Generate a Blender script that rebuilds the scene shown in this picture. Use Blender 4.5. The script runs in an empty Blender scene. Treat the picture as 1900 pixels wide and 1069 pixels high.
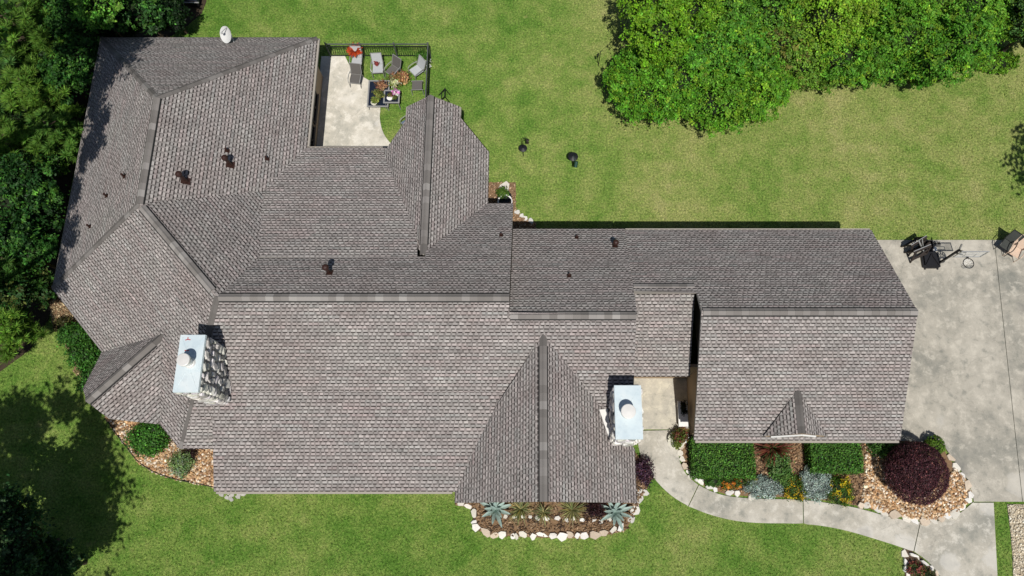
import bpy, math, random
import numpy as np
from mathutils import Vector, Matrix

# ------------------------------------------------------------------ camera, world, sun, exposure
H, TH, FPX, CX, CY = 34.0, 0.294175, 1396.18, 995.98, 534.5
scene = bpy.context.scene
col = scene.collection
cam_d = bpy.data.cameras.new('camera'); cam = bpy.data.objects.new('camera', cam_d); col.objects.link(cam)
cam.location = (0, 0, H); cam.rotation_euler = (TH, 0, 0)
cam_d.sensor_width = 36.0; cam_d.sensor_fit = 'HORIZONTAL'
cam_d.lens = FPX / 1900 * 36.0; cam_d.shift_x = -(CX - 950) / 1900
cam_d.clip_start = 0.5; cam_d.clip_end = 2000
scene.camera = cam
SUN = Vector((0.20, -1.44, 2.70)).normalized()
world = bpy.data.worlds.new('World'); scene.world = world; world.use_nodes = True
wn = world.node_tree
sky = wn.nodes.new('ShaderNodeTexSky'); sky.sky_type = 'NISHITA'; sky.sun_disc = False
sky.sun_elevation = math.asin(SUN.z); sky.sun_rotation = math.atan2(SUN.x, SUN.y)
bg = wn.nodes['Background']; bg.inputs['Strength'].default_value = 0.062
wn.links.new(sky.outputs[0], bg.inputs['Color'])
sun_d = bpy.data.lights.new('sun', 'SUN'); sun_d.energy = 5.0; sun_d.angle = math.radians(0.5); sun_d.color = (1.0, 0.955, 0.89)
sun = bpy.data.objects.new('sun', sun_d); col.objects.link(sun)
sun.rotation_euler = SUN.to_track_quat('Z', 'Y').to_euler()
vs = scene.view_settings
vs.view_transform = 'Standard'; vs.look = 'None'; vs.exposure = -0.2; vs.gamma = 1.0; vs.use_curve_mapping = False

rng = np.random.default_rng(7)
random.seed(7)

def at(px, py, z=0.0):
    """world point at height z that a photo pixel shows (surveyed camera)"""
    a = (px - CX) / FPX; b = (CY - py) / FPX
    d = (a, math.sin(TH) + b * math.cos(TH), -math.cos(TH) + b * math.sin(TH))
    t = (z - H) / d[2]
    return Vector((d[0] * t, d[1] * t, z))

# ------------------------------------------------------------------ object helpers
def tag(o, label=None, cat=None, group=None, kind=None):
    if label: o['label'] = label
    if cat: o['category'] = cat
    if group: o['group'] = group
    if kind: o['kind'] = kind
    return o

def empty(name, loc, label=None, cat=None, group=None):
    o = bpy.data.objects.new(name, None); o.location = loc; o.empty_display_size = 0.2
    col.objects.link(o)
    return tag(o, label, cat, group)

def wloc(o):
    v = Vector((0, 0, 0))
    while o is not None:
        v += o.location; o = o.parent
    return v

def link(name, me, parent=None, loc=None):
    o = bpy.data.objects.new(name, me); col.objects.link(o)
    if parent is not None: o.parent = parent
    if loc is not None: o.location = loc
    return o

class MB:
    """collects faces in world coordinates; build() makes ONE mesh object"""
    def __init__(s): s.v = []; s.f = []; s.c = []
    def face(s, pts, c=None):
        n = len(s.v); s.v.extend([tuple(p) for p in pts]); s.f.append(tuple(range(n, n + len(pts)))); s.c.append(c)
    def solid(s, verts, faces, c=None):
        n = len(s.v); s.v.extend([tuple(p) for p in verts])
        for f in faces: s.f.append(tuple(i + n for i in f)); s.c.append(c)
    def box(s, cx, cy, cz, sx, sy, sz, rz=0.0, c=None):
        ca, sa = math.cos(rz), math.sin(rz); vv = []
        for dz in (-.5, .5):
            for dx, dy in ((-.5, -.5), (.5, -.5), (.5, .5), (-.5, .5)):
                x, y = dx * sx, dy * sy
                vv.append((cx + x * ca - y * sa, cy + x * sa + y * ca, cz + dz * sz))
        s.solid(vv, ((3, 2, 1, 0), (4, 5, 6, 7), (0, 1, 5, 4), (1, 2, 6, 5), (2, 3, 7, 6), (3, 0, 4, 7)), c)
    def bar(s, p0, p1, w, h=None, c=None, up=(0, 0, 1)):
        p0 = Vector(p0); p1 = Vector(p1); d = (p1 - p0).normalized(); h = h or w
        u = Vector(up)
        if abs(d.dot(u)) > .95: u = Vector((0, 1, 0))
        a = d.cross(u).normalized(); b = a.cross(d).normalized()
        vv = [p + a * (i * w / 2) + b * (j * h / 2) for p in (p0, p1) for i, j in ((-1, -1), (1, -1), (1, 1), (-1, 1))]
        s.solid(vv, ((3, 2, 1, 0), (4, 5, 6, 7), (0, 1, 5, 4), (1, 2, 6, 5), (2, 3, 7, 6), (3, 0, 4, 7)), c)
    def tube(s, pts, r, n=8, c=None, r1=None, cap=True):
        pts = [Vector(p) for p in pts]; k = len(pts); rings = []
        for i, p in enumerate(pts):
            d = (pts[min(i + 1, k - 1)] - pts[max(i - 1, 0)]).normalized()
            u = Vector((0, 0, 1)) if abs(d.z) < .9 else Vector((1, 0, 0))
            a = d.cross(u).normalized(); b = a.cross(d)
            rr = r if r1 is None else r + (r1 - r) * i / max(k - 1, 1)
            rings.append([p + a * (math.cos(2 * math.pi * j / n) * rr) + b * (math.sin(2 * math.pi * j / n) * rr) for j in range(n)])
        base = len(s.v)
        for R in rings: s.v.extend([tuple(q) for q in R])
        for i in range(k - 1):
            for j in range(n):
                j2 = (j + 1) % n
                s.f.append((base + i * n + j, base + i * n + j2, base + (i + 1) * n + j2, base + (i + 1) * n + j)); s.c.append(c)
        if cap:
            s.f.append(tuple(base + j for j in reversed(range(n)))); s.c.append(c)
            s.f.append(tuple(base + (k - 1) * n + j for j in range(n))); s.c.append(c)
    def lathe(s, cx, cy, prof, n=16, c=None, cap=True):
        base = len(s.v)
        for r, z in prof:
            for j in range(n):
                t = 2 * math.pi * j / n; s.v.append((cx + r * math.cos(t), cy + r * math.sin(t), z))
        for i in range(len(prof) - 1):
            for j in range(n):
                j2 = (j + 1) % n
                s.f.append((base + i * n + j, base + i * n + j2, base + (i + 1) * n + j2, base + (i + 1) * n + j)); s.c.append(c)
        if cap:
            s.f.append(tuple(base + (len(prof) - 1) * n + j for j in range(n))); s.c.append(c)
    def prism(s, poly, z0, z1, c=None):
        n = len(poly); a = 0
        for i in range(n):
            x0, y0 = poly[i][:2]; x1, y1 = poly[(i + 1) % n][:2]; a += x0 * y1 - x1 * y0
        if a < 0: poly = list(reversed(poly))
        vv = [(p[0], p[1], z0) for p in poly] + [(p[0], p[1], z1) for p in poly]
        ff = [tuple(reversed(range(n))), tuple(range(n, 2 * n))] + [(i, (i + 1) % n, n + (i + 1) % n, n + i) for i in range(n)]
        s.solid(vv, ff, c)
    def build(s, name, m, parent=None, smooth=False, origin=None):
        org = wloc(parent) if parent is not None else (Vector(origin) if origin is not None else Vector((0, 0, 0)))
        me = bpy.data.meshes.new(name)
        me.from_pydata([(x - org.x, y - org.y, z - org.z) for x, y, z in s.v], [], s.f)
        me.materials.append(m)
        if any(c is not None for c in s.c):
            at_ = me.attributes.new('tint', 'FLOAT_COLOR', 'FACE'); buf = []
            for c in s.c: buf.extend((*(c or (.5, .5, .5)), 1.0))
            at_.data.foreach_set('color', buf)
        if smooth: me.polygons.foreach_set('use_smooth', [True] * len(me.polygons))
        me.update()
        o = link(name, me, parent)
        if parent is None and origin is not None: o.location = origin
        return o

def np_mesh(name, V, F, m, parent=None, tint=None, smooth=False, origin=None):
    """V (n,3), F (m,k) arrays -> one mesh object; tint (m,3) per face"""
    org = np.array(wloc(parent)) if parent is not None else (np.array(origin) if origin is not None else np.zeros(3))
    V = np.asarray(V, float) - org; F = np.asarray(F, np.int32); k = F.shape[1]
    me = bpy.data.meshes.new(name)
    me.vertices.add(len(V)); me.vertices.foreach_set('co', V.astype(np.float32).ravel())
    me.loops.add(F.size); me.loops.foreach_set('vertex_index', F.ravel())
    me.polygons.add(len(F)); me.polygons.foreach_set('loop_start', np.arange(0, F.size, k, dtype=np.int32))
    try: me.polygons.foreach_set('loop_total', np.full(len(F), k, np.int32))
    except Exception: pass
    if tint is not None:
        a = me.attributes.new('tint', 'FLOAT_COLOR', 'FACE')
        t = np.concatenate([np.asarray(tint, float), np.ones((len(F), 1))], 1)
        a.data.foreach_set('color', t.astype(np.float32).ravel())
    me.materials.append(m); me.update(calc_edges=True); me.validate()
    if smooth: me.polygons.foreach_set('use_smooth', [True] * len(me.polygons))
    o = link(name, me, parent)
    if parent is None and origin is not None: o.location = origin
    return o

# ------------------------------------------------------------------ materials
def newmat(name):
    m = bpy.data.materials.new(name); m.use_nodes = True
    nt = m.node_tree; return m, nt, nt.nodes['Principled BSDF']
def node(nt, t, **kw):
    n = nt.nodes.new(t)
    for k, v in kw.items(): setattr(n, k, v)
    return n
def pos(nt): return node(nt, 'ShaderNodeNewGeometry').outputs['Position']
def noise(nt, scale, detail=4, rough=.6, vec=None, dist=0.0):
    n = node(nt, 'ShaderNodeTexNoise'); n.inputs['Scale'].default_value = scale; n.inputs['Detail'].default_value = detail
    n.inputs['Roughness'].default_value = rough; n.inputs['Distortion'].default_value = dist
    nt.links.new(vec if vec is not None else pos(nt), n.inputs['Vector']); return n.outputs['Fac']
def ramp(nt, fac, stops):
    r = node(nt, 'ShaderNodeValToRGB'); e = r.color_ramp.elements
    while len(e) < len(stops): e.new(.5)
    for i, (p, c) in enumerate(stops): e[i].position = p; e[i].color = (*c, 1)
    nt.links.new(fac, r.inputs[0]); return r.outputs[0]
def mix(nt, fac, a, b, mode='MIX'):
    n = node(nt, 'ShaderNodeMix', data_type='RGBA', blend_type=mode)
    for k, v in ((0, fac), (6, a), (7, b)):
        if isinstance(v, (int, float)): n.inputs[k].default_value = v
        elif isinstance(v, tuple): n.inputs[k].default_value = (*v, 1)
        else: nt.links.new(v, n.inputs[k])
    return n.outputs[2]
def math_(nt, op, a, b=0.0, clamp=False):
    n = node(nt, 'ShaderNodeMath', operation=op, use_clamp=clamp)
    for i, v in enumerate((a, b)):
        if isinstance(v, (int, float)): n.inputs[i].default_value = v
        else: nt.links.new(v, n.inputs[i])
    return n.outputs[0]
def maprange(nt, v, a, b, c=0.0, d=1.0):
    n = node(nt, 'ShaderNodeMapRange'); nt.links.new(v, n.inputs[0])
    for i, x in enumerate((a, b, c, d)): n.inputs[i + 1].default_value = x
    return n.outputs[0]
def bump(nt, bs, h, strength=.3, dist=.02):
    b = node(nt, 'ShaderNodeBump'); b.inputs['Strength'].default_value = strength; b.inputs['Distance'].default_value = dist
    nt.links.new(h, b.inputs['Height']); nt.links.new(b.outputs[0], bs.inputs['Normal'])
def setc(nt, bs, c): nt.links.new(c, bs.inputs['Base Color'])
def tintnode(nt):
    n = node(nt, 'ShaderNodeAttribute', attribute_name='tint'); return n.outputs['Color']

def plain(name, c, rough=.6, metal=0.0, var=.25, scale=6.0, bumpy=0.0, spec=.4):
    m, nt, b = newmat(name)
    f = noise(nt, scale, 5)
    setc(nt, b, mix(nt, f, tuple(x * (1 - var) for x in c), tuple(min(1, x * (1 + var)) for x in c)))
    b.inputs['Roughness'].default_value = rough; b.inputs['Metallic'].default_value = metal
    b.inputs['Specular IOR Level'].default_value = spec
    if bumpy: bump(nt, b, noise(nt, scale * 6, 4), bumpy, .01)
    return m
def tinted(name, rough=.8, var=.25, scale=30.0, bumpy=0.0, spec=.3):
    m, nt, b = newmat(name)
    f = noise(nt, scale, 3)
    setc(nt, b, mix(nt, 1.0, tintnode(nt), mix(nt, f, (1 - var,) * 3, (1 + var,) * 3), 'MULTIPLY'))
    b.inputs['Roughness'].default_value = rough; b.inputs['Specular IOR Level'].default_value = spec
    if bumpy: bump(nt, b, noise(nt, scale * 1.5, 4), bumpy, .01)
    return m
def leafmat(name, trans=.25, rough=.55, spec=.22):
    m, nt, b = newmat(name)
    c = tintnode(nt)
    setc(nt, b, c); b.inputs['Roughness'].default_value = rough; b.inputs['Specular IOR Level'].default_value = spec
    t = node(nt, 'ShaderNodeBsdfTranslucent'); nt.links.new(mix(nt, 1.0, c, (1.15, 1.25, .6), 'MULTIPLY'), t.inputs[0])
    ms = node(nt, 'ShaderNodeMixShader'); ms.inputs[0].default_value = trans
    nt.links.new(b.outputs[0], ms.inputs[1]); nt.links.new(t.outputs[0], ms.inputs[2])
    nt.links.new(ms.outputs[0], nt.nodes['Material Output'].inputs[0])
    return m

def lawn_material(name, blade):
    m, nt, b = newmat(name)
    p = pos(nt)
    sep = node(nt, 'ShaderNodeSeparateXYZ'); nt.links.new(p, sep.inputs[0])
    fl = node(nt, 'ShaderNodeCombineXYZ'); nt.links.new(sep.outputs[0], fl.inputs[0]); nt.links.new(sep.outputs[1], fl.inputs[1])
    q = fl.outputs[0]
    big = noise(nt, .22, 3, .6, q); mid = noise(nt, .95, 6, .68, q); fine = noise(nt, 9.0, 3, .7, q)
    # dry ground in the yard north-east of the house, greener lawn elsewhere
    east = maprange(nt, sep.outputs[0], -4, 6); north = maprange(nt, sep.outputs[1], 10.5, 13.5)
    dry = math_(nt, 'MULTIPLY', east, north)
    s1 = math_(nt, 'ADD', math_(nt, 'MULTIPLY', big, .80), math_(nt, 'MULTIPLY', mid, 1.05))
    s2 = math_(nt, 'ADD', s1, math_(nt, 'MULTIPLY', dry, .22))
    s3 = math_(nt, 'ADD', s2, math_(nt, 'MULTIPLY', fine, .52))
    straw = maprange(nt, s3, .80, 1.68)
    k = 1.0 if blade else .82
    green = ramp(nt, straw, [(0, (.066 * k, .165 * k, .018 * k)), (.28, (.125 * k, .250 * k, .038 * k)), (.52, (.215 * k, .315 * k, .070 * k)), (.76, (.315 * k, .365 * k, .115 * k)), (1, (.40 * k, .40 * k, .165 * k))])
    worn = maprange(nt, noise(nt, .62, 5, .62, q), .66, .74, 0, .55)
    green = mix(nt, worn, green, (.43 * k, .375 * k, .165 * k))
    f2 = noise(nt, 11.0, 4, .75, q)
    setc(nt, b, mix(nt, 1.0, green, ramp(nt, f2, [(.28, (.30, .33, .30)), (.5, (.95, .97, .9)), (.72, (1.75, 1.65, 1.6))]), 'MULTIPLY'))
    b.inputs['Roughness'].default_value = .75; b.inputs['Specular IOR Level'].default_value = .15
    if not blade: bump(nt, b, noise(nt, 30, 3, .7, q), .9, .05)
    return m
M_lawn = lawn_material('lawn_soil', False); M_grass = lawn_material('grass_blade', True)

def concrete(name, base, stain, seed, warm=(1, .97, .9)):
    m, nt, b = newmat(name)
    mp = node(nt, 'ShaderNodeVectorMath', operation='ADD'); nt.links.new(pos(nt), mp.inputs[0]); mp.inputs[1].default_value = (seed * 7.3, seed * 3.1, 0)
    v = mp.outputs[0]
    n1 = noise(nt, .42, 6, .66, v, .15); n2 = noise(nt, 2.1, 7, .72, v, .1); n3 = noise(nt, 28, 3, .7, v)
    c = ramp(nt, n1, [(.33, tuple(stain * w for w in (.97, .97, .88))), (.5, tuple(base * w for w in (1, .955, .845))), (.66, tuple(base * 1.22 * w for w in warm))])
    c = mix(nt, maprange(nt, n2, .52, .62, 0, .6), c, tuple(base * 1.45 * w for w in warm))
    c = mix(nt, maprange(nt, n2, .46, .32, 0, .65), c, tuple(stain * .75 * w for w in (.95, 1, .92)))
    c = mix(nt, 1.0, c, mix(nt, n3, (.80, .79, .76), (1.2, 1.18, 1.13)), 'MULTIPLY')
    vp = node(nt, 'ShaderNodeTexVoronoi'); vp.inputs['Scale'].default_value = .55; nt.links.new(v, vp.inputs['Vector'])
    sp_ = node(nt, 'ShaderNodeSeparateColor'); nt.links.new(vp.outputs['Color'], sp_.inputs[0])
    spot = math_(nt, 'MULTIPLY', maprange(nt, math_(nt, 'ADD', vp.outputs['Distance'], math_(nt, 'MULTIPLY', n2, .5)), .56, .50), maprange(nt, sp_.outputs[0], .55, .60, 0, .55))
    c = mix(nt, spot, c, tuple(base * 1.35 * w for w in warm))
    dark = math_(nt, 'MULTIPLY', maprange(nt, math_(nt, 'ADD', vp.outputs['Distance'], math_(nt, 'MULTIPLY', n1, .9)), .72, .55), maprange(nt, sp_.outputs[1], .6, .66, 0, .5))
    c = mix(nt, dark, c, tuple(stain * .72 * w for w in (1, .97, .9)))
    # hairline cracks
    vo = node(nt, 'ShaderNodeTexVoronoi', feature='DISTANCE_TO_EDGE'); vo.inputs['Scale'].default_value = .23
    wv = node(nt, 'ShaderNodeVectorMath', operation='ADD'); nt.links.new(v, wv.inputs[0])
    nz = node(nt, 'ShaderNodeTexNoise'); nz.inputs['Scale'].default_value = 1.3; nz.inputs['Detail'].default_value = 5; nt.links.new(v, nz.inputs['Vector'])
    nt.links.new(nz.outputs['Color'], wv.inputs[1]); nt.links.new(wv.outputs[0], vo.inputs['Vector'])
    c = mix(nt, maprange(nt, vo.outputs[0], .004, .0005, 0, .28), c, (.16, .15, .13))
    setc(nt, b, c); b.inputs['Roughness'].default_value = .85; b.inputs['Specular IOR Level'].default_value = .25
    bump(nt, b, n3, .25, .004)
    return m
M_drive = concrete('driveway_concrete', .37, .24, 1, (1, .955, .85))
M_patio = concrete('patio_concrete', .56, .39, 2)
M_walk = concrete('walkway_concrete', .43, .28, 3, (1, .97, .89))
M_court = concrete('courtyard_concrete', .45, .28, 5, (1, .95, .8))

def shingle_material():
    m, nt, b = newmat('asphalt_shingle')
    n1 = noise(nt, .55, 3, .6); n2 = noise(nt, 90, 2, .7); n3 = noise(nt, 3.2, 3, .6)
    c = mix(nt, 1.0, tintnode(nt), ramp(nt, n1, [(.3, (.93, .885, .865)), (.5, (1, .99, .98)), (.7, (1.02, 1.03, 1.0))]), 'MULTIPLY')
    c = mix(nt, 1.0, c, mix(nt, n3, (.80, .79, .79), (1.2, 1.2, 1.2)), 'MULTIPLY')
    c = mix(nt, 1.0, c, mix(nt, n2, (.75,) * 3, (1.25,) * 3), 'MULTIPLY')
    setc(nt, b, c); b.inputs['Roughness'].default_value = .92; b.inputs['Specular IOR Level'].default_value = .2
    return m
M_shingle = shingle_material()
def cap_material(name, kk):
    m, nt, b = newmat(name)
    oi = node(nt, 'ShaderNodeObjectInfo')
    c = ramp(nt, oi.outputs['Random'], [(0, (.165, .155, .148)), (.4, (.195, .184, .176)), (.7, (.225, .213, .205)), (.9, (.275, .262, .254)), (1, (.31, .30, .29))])
    setc(nt, b, mix(nt, 1.0, c, mix(nt, noise(nt, 70, 2), (.78 * kk, .765 * kk, .75 * kk), (1.22 * kk, 1.2 * kk, 1.18 * kk)), 'MULTIPLY'))
    b.inputs['Roughness'].default_value = .92; b.inputs['Specular IOR Level'].default_value = .2
    return m
M_cap = cap_material('ridge_cap_shingle', 1.0); M_hip = cap_material('hip_cap_shingle', .68)
M_deck = plain('roof_deck', (.16, .15, .145), .9)
M_fascia = plain('fascia_paint', (.34, .31, .27), .6, var=.1)
M_wall = plain('tan_stucco', (.36, .27, .18), .9, var=.12, scale=12, bumpy=.3)
M_black = plain('black_plastic', (.012, .012, .014), .45, var=.3)
M_ridgevent = plain('ridge_vent_plastic', (.01, .01, .01), .7)
M_brownmetal = plain('brown_vent_paint', (.035, .014, .010), .45, var=.4, scale=20)
M_white = plain('white_paint', (.78, .77, .74), .55, var=.06)
def cap_metal():
    m, nt, b = newmat('galvanised_cap')
    c = ramp(nt, noise(nt, 1.4, 5, .6), [(.3, (.50, .60, .65)), (.5, (.60, .69, .72)), (.7, (.68, .74, .75))])
    c = mix(nt, maprange(nt, noise(nt, 7, 5, .7), .66, .76, 0, .55), c, (.30, .24, .19)); c = mix(nt, maprange(nt, noise(nt, 2.6, 4, .6), .60, .75, 0, .4), c, (.40, .47, .52))
    setc(nt, b, c); b.inputs['Roughness'].default_value = .45; b.inputs['Metallic'].default_value = .1; return m
M_capmetal = cap_metal()
M_fluemetal = plain('flue_metal', (.70, .69, .66), .45, metal=.2, var=.08)
M_redmark = plain('red_marking', (.45, .03, .03), .6)
M_mortar = plain('chimney_mortar', (.30, .29, .28), .9, bumpy=.4)
M_stone = tinted('fieldstone', .85, .55, 14, .6)
M_lime = tinted('limestone', .85, .22, 16, .5)
M_pebble = tinted('river_pebble', .7, .2, 40)
M_soil = plain('mulch_soil', (.085, .055, .036), .95, var=.55, scale=18, bumpy=.8)
M_drysoil = plain('dry_mulch', (.20, .125, .068), .95, var=.5, scale=16, bumpy=.8)
M_bark = plain('bark', (.085, .06, .042), .95, var=.5, scale=8, bumpy=.8)
M_leaf = leafmat('leaf', .28); M_needle = leafmat('needle', .2, .6, .2); M_silver = leafmat('silver_leaf', .15, .8, .1)
M_petal = leafmat('petal', .3, .6, .2); M_agave = leafmat('agave_leaf', .05, .55, .3)
M_frame = plain('grey_chair_frame', (.33, .33, .32), .5, metal=.3, var=.1)
M_sling = plain('taupe_sling', (.115, .108, .10), .8, var=.15, scale=60)
M_slinglight = plain('pale_sling', (.42, .44, .45), .7, var=.1, scale=60)
M_tableglass = plain('dark_table_glass', (.012, .017, .032), .12, var=.2, spec=.6)
M_fence = plain('black_iron', (.02, .024, .022), .5, metal=.3)
M_fencetop = plain('worn_iron_rail', (.13, .14, .14), .45, metal=.4)
M_pot = plain('cream_glaze', (.62, .60, .50), .4, var=.12)
M_potred = plain('red_glaze', (.28, .05, .04), .4)
M_dark = plain('dark_brown_timber', (.028, .020, .016), .7, var=.4)
M_alu = plain('aluminium', (.55, .55, .54), .4, metal=.6)
M_block = plain('concrete_block', (.20, .195, .18), .9, bumpy=.4)
M_beige = plain('beige_resin', (.62, .47, .36), .6, var=.1)
M_green = plain('green_plastic', (.01, .05, .035), .5)
M_blue = plain('navy_tarp', (.015, .022, .045), .5, var=.5, scale=4)
M_gravelpath = plain('pale_gravel', (.42, .36, .26), .95, var=.4, scale=25, bumpy=.9)
M_dish = plain('satellite_dish', (.60, .61, .60), .5, var=.06)
def glassmat(name, c):
    m, nt, b = newmat(name); setc(nt, b, mix(nt, noise(nt, 3, 2), c, tuple(min(1, x * 1.05) for x in c))); b.inputs['Roughness'].default_value = .2
    t = node(nt, 'ShaderNodeBsdfTransparent'); ms = node(nt, 'ShaderNodeMixShader'); ms.inputs[0].default_value = .22
    nt.links.new(t.outputs[0], ms.inputs[1]); nt.links.new(b.outputs[0], ms.inputs[2]); nt.links.new(ms.outputs[0], nt.nodes['Material Output'].inputs[0])
    return m
M_acrylic = glassmat('backboard_acrylic', (.75, .78, .80))
M_pane = plain('window_glass', (.01, .012, .015), .08, var=.1, spec=.6)

# ------------------------------------------------------------------ plan polygons of the ground
def px_poly(pts, z=0.0): return [tuple(at(x, y, z)[:2]) for x, y in pts]
def smooth_poly(pts, it=2):
    for _ in range(it):
        q = []
        for i in range(len(pts)):
            a, b = pts[i], pts[(i + 1) % len(pts)]
            q += [(a[0] * .75 + b[0] * .25, a[1] * .75 + b[1] * .25), (a[0] * .25 + b[0] * .75, a[1] * .25 + b[1] * .75)]
        pts = q
    return pts
def smooth_line(pts, it=2):
    for _ in range(it):
        q = [pts[0]]
        for i in range(len(pts) - 1):
            a, b = pts[i], pts[i + 1]
            q += [(a[0] * .75 + b[0] * .25, a[1] * .75 + b[1] * .25), (a[0] * .25 + b[0] * .75, a[1] * .25 + b[1] * .75)]
        pts = q + [pts[-1]]
    return pts
def inside(poly, X, Y):
    X = np.asarray(X); Y = np.asarray(Y); r = np.zeros(X.shape, bool); n = len(poly)
    for i in range(n):
        x0, y0 = poly[i]; x1, y1 = poly[(i + 1) % n]
        if y0 == y1: continue
        c = ((y0 > Y) != (y1 > Y)) & (X < (x1 - x0) * (Y - y0) / (y1 - y0) + x0)
        r ^= c
    return r

walk_out = smooth_line([(1180, 800), (1187, 845), (1206, 880), (1240, 917), (1277, 940), (1330, 960), (1390, 971), (1490, 971), (1560, 981), (1640, 1005), (1694, 1023), (1722, 1041), (1750, 1078)])
walk_in = smooth_line([(1262, 798), (1257, 830), (1261, 862), (1278, 888), (1310, 909), (1345, 921), (1400, 926), (1490, 927), (1560, 937), (1600, 945), (1640, 957), (1690, 968), (1735, 970), (1780, 954), (1806, 931)])
P_patio = [(-11.2, 22.0), tuple(at(615, 105.6)[:2])] + px_poly(smooth_line([(640.7, 105.6), (649, 123), (658, 137), (681, 147), (700, 162), (707, 200), (704, 219), (710, 247), (725, 268), (760, 300)])) + [(-6.5, 13.0), (-11.2, 13.0)]
P_patio = [(-11.2, at(615, 105.6).y)] + P_patio[2:]
P_drive = [(14.3, at(1700, 446).y), (40, at(1700, 446).y), (40, at(1850, 931).y), tuple(at(1806, 931)[:2])] + px_poly([(1803, 915), (1793, 888), (1776, 864), (1758, 838), (1748, 822)]) + [(14.3, 3.3)]
P_court = [(3.3, 6.1), (6.9, 6.1), tuple(at(1290, 797)[:2]), tuple(at(1180, 797)[:2])]
P_walk = px_poly(walk_out) + [tuple(at(1850, 1078)[:2]), tuple(at(1842.5, 933)[:2])] + px_poly(list(reversed(walk_in)))
P_bedfront = px_poly([(846, 880), (846, 938), (872, 942), (878, 960), (879, 980), (905, 992), (960, 996), (1020, 998), (1062, 999), (1120, 994), (1160, 985), (1178, 955), (1196, 912), (1212, 885), (1203, 868), (1170, 830), (1040, 860)])
P_bedsw = px_poly([(196, 775), (222, 812), (243, 838), (258, 858), (290, 878), (330, 891), (370, 898), (402, 905), (412, 860), (400, 800), (330, 770), (260, 740)])
P_bedgar = px_poly([(1270, 790), (1262, 830), (1266, 862), (1282, 885), (1312, 905), (1345, 917), (1400, 922), (1490, 923), (1560, 933), (1604, 941), (1640, 953), (1690, 964), (1733, 966), (1776, 951), (1800, 929), (1799, 914), (1789, 889), (1772, 866), (1754, 841), (1740, 800)]) 
P_bedne = px_poly([(900, 339), (957, 339), (957, 392), (993, 416), (993, 440), (900, 440)])
P_bedw = px_poly([(90, 560), (100, 610), (128, 620), (122, 645), (142, 665), (136, 690), (165, 715), (230, 700), (240, 620), (150, 530)])
P_bedbr = px_poly([(1674, 1018), (1690, 1021), (1716, 1040), (1748, 1082), (1680, 1082)])
P_path = px_poly([(1868, 936), (1874, 985), (1878, 1030), (1880, 1100), (2050, 1100), (2050, 936)])
P_house = [(-20.7, 21.7), (-11, 21.7), (-11, 13), (-6.8, 13), (-6.8, 15.8), (-5.6, 17), (-3.7, 17), (-2.6, 15.8), (-2.6, 13), (-1.4, 13), (-1.4, 11.8), (14.5, 11.8), (14.5, 3.4), (6.8, 3.4), (6.8, 6), (3.4, 6), (3.4, 1.3), (-2.8, 1.3), (-2.8, 3), (-14.3, 3.1), (-15.6, 4.2), (-17.2, 4.3), (-18, 5.2), (-18, 6.8), (-20.7, 9.7)]
P_forest = px_poly([(-400, -300), (290, -300), (388, -10), (375, 25), (345, 50), (300, 78), (190, 78), (140, 300), (96, 540), (92, 590), (55, 650), (0, 690), (-400, 700)])

# ------------------------------------------------------------------ ground
g = MB(); R0 = 260
g.face([(-R0, -R0, 0), (R0, -R0, 0), (R0, R0, 0), (-R0, R0, 0)])
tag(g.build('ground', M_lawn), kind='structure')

def slabs(name, poly, z, m, cuts=()):
    """one concrete surface; cuts = list of (point, direction) lines that saw it into slabs"""
    root = empty(name, (0, 0, 0)); tag(root, kind='structure')
    polys = [poly]
    for (p, d) in cuts:
        nxt = []
        for q in polys:
            for sgn in (1, -1):
                out = []; n = len(q)
                dist = [sgn * ((x - p[0]) * -d[1] + (y - p[1]) * d[0]) - .012 for x, y in q]
                for i in range(n):
                    a, b, da, db = q[i], q[(i + 1) % n], dist[i], dist[(i + 1) % n]
                    if da >= 0: out.append(a)
                    if (da >= 0) != (db >= 0):
                        t = da / (da - db); out.append((a[0] + (b[0] - a[0]) * t, a[1] + (b[1] - a[1]) * t))
                if len(out) > 2: nxt.append(out)
        polys = nxt
    for q in polys:
        b = MB(); b.prism(q, -.06, z); b.build('slab', m, root)
    return root
def cut_px(a, b):
    p = at(*a); q = at(*b); d = (q - p).normalized(); return ((p.x, p.y), (d.x, d.y))
slabs('driveway', P_drive, .05, M_drive, [cut_px((1844, 447), (1882, 800))])
slabs('patio', P_patio, .06, M_patio)
slabs('courtyard', P_court, .056, M_court)
# the walkway is non-convex, so its slabs are laid one after another along the curve
root = empty('walkway', (0, 0, 0)); tag(root, kind='structure')
def walk_seg(o, i):
    b = MB(); b.prism(px_poly(o) + px_poly(list(reversed(i))), -.06, .052); b.build('slab', M_walk, root)
def split(line, x0, x1, key=0): return [p for p in line if x0 <= p[key] <= x1]
# joints near (1286,920) (1490,950) (1701,1000)
so = [p for p in walk_out if p[0] <= 1276] + [(1276, 939.5)]; si = [p for p in walk_in if p[0] <= 1295 and p[1] < 905] + [(1295, 900)]
walk_seg(so, si)
walk_seg([(1277.5, 940)] + split(walk_out, 1278, 1489) + [(1489.5, 971)], [(1296.5, 900.5)] + split(walk_in, 1297, 1488) + [(1488.5, 927)])
walk_seg([(1491, 971)] + split(walk_out, 1492, 1693) + [(1694, 1022.6)], [(1490, 927)] + [p for p in walk_in if 1491 < p[0] <= 1705 and p[1] > 926] + [(1706, 969)])
b = MB(); b.prism(px_poly([(1695.5, 1023.2)] + split(walk_out, 1697, 1760) + [(1850, 1078), (1842.5, 933), (1806.5, 933)] + [p for p in reversed(walk_in) if 1708 < p[0] < 1805 and p[1] > 932] + [(1707.5, 969)]), -.06, .052); b.build('slab', M_walk, root)

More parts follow.
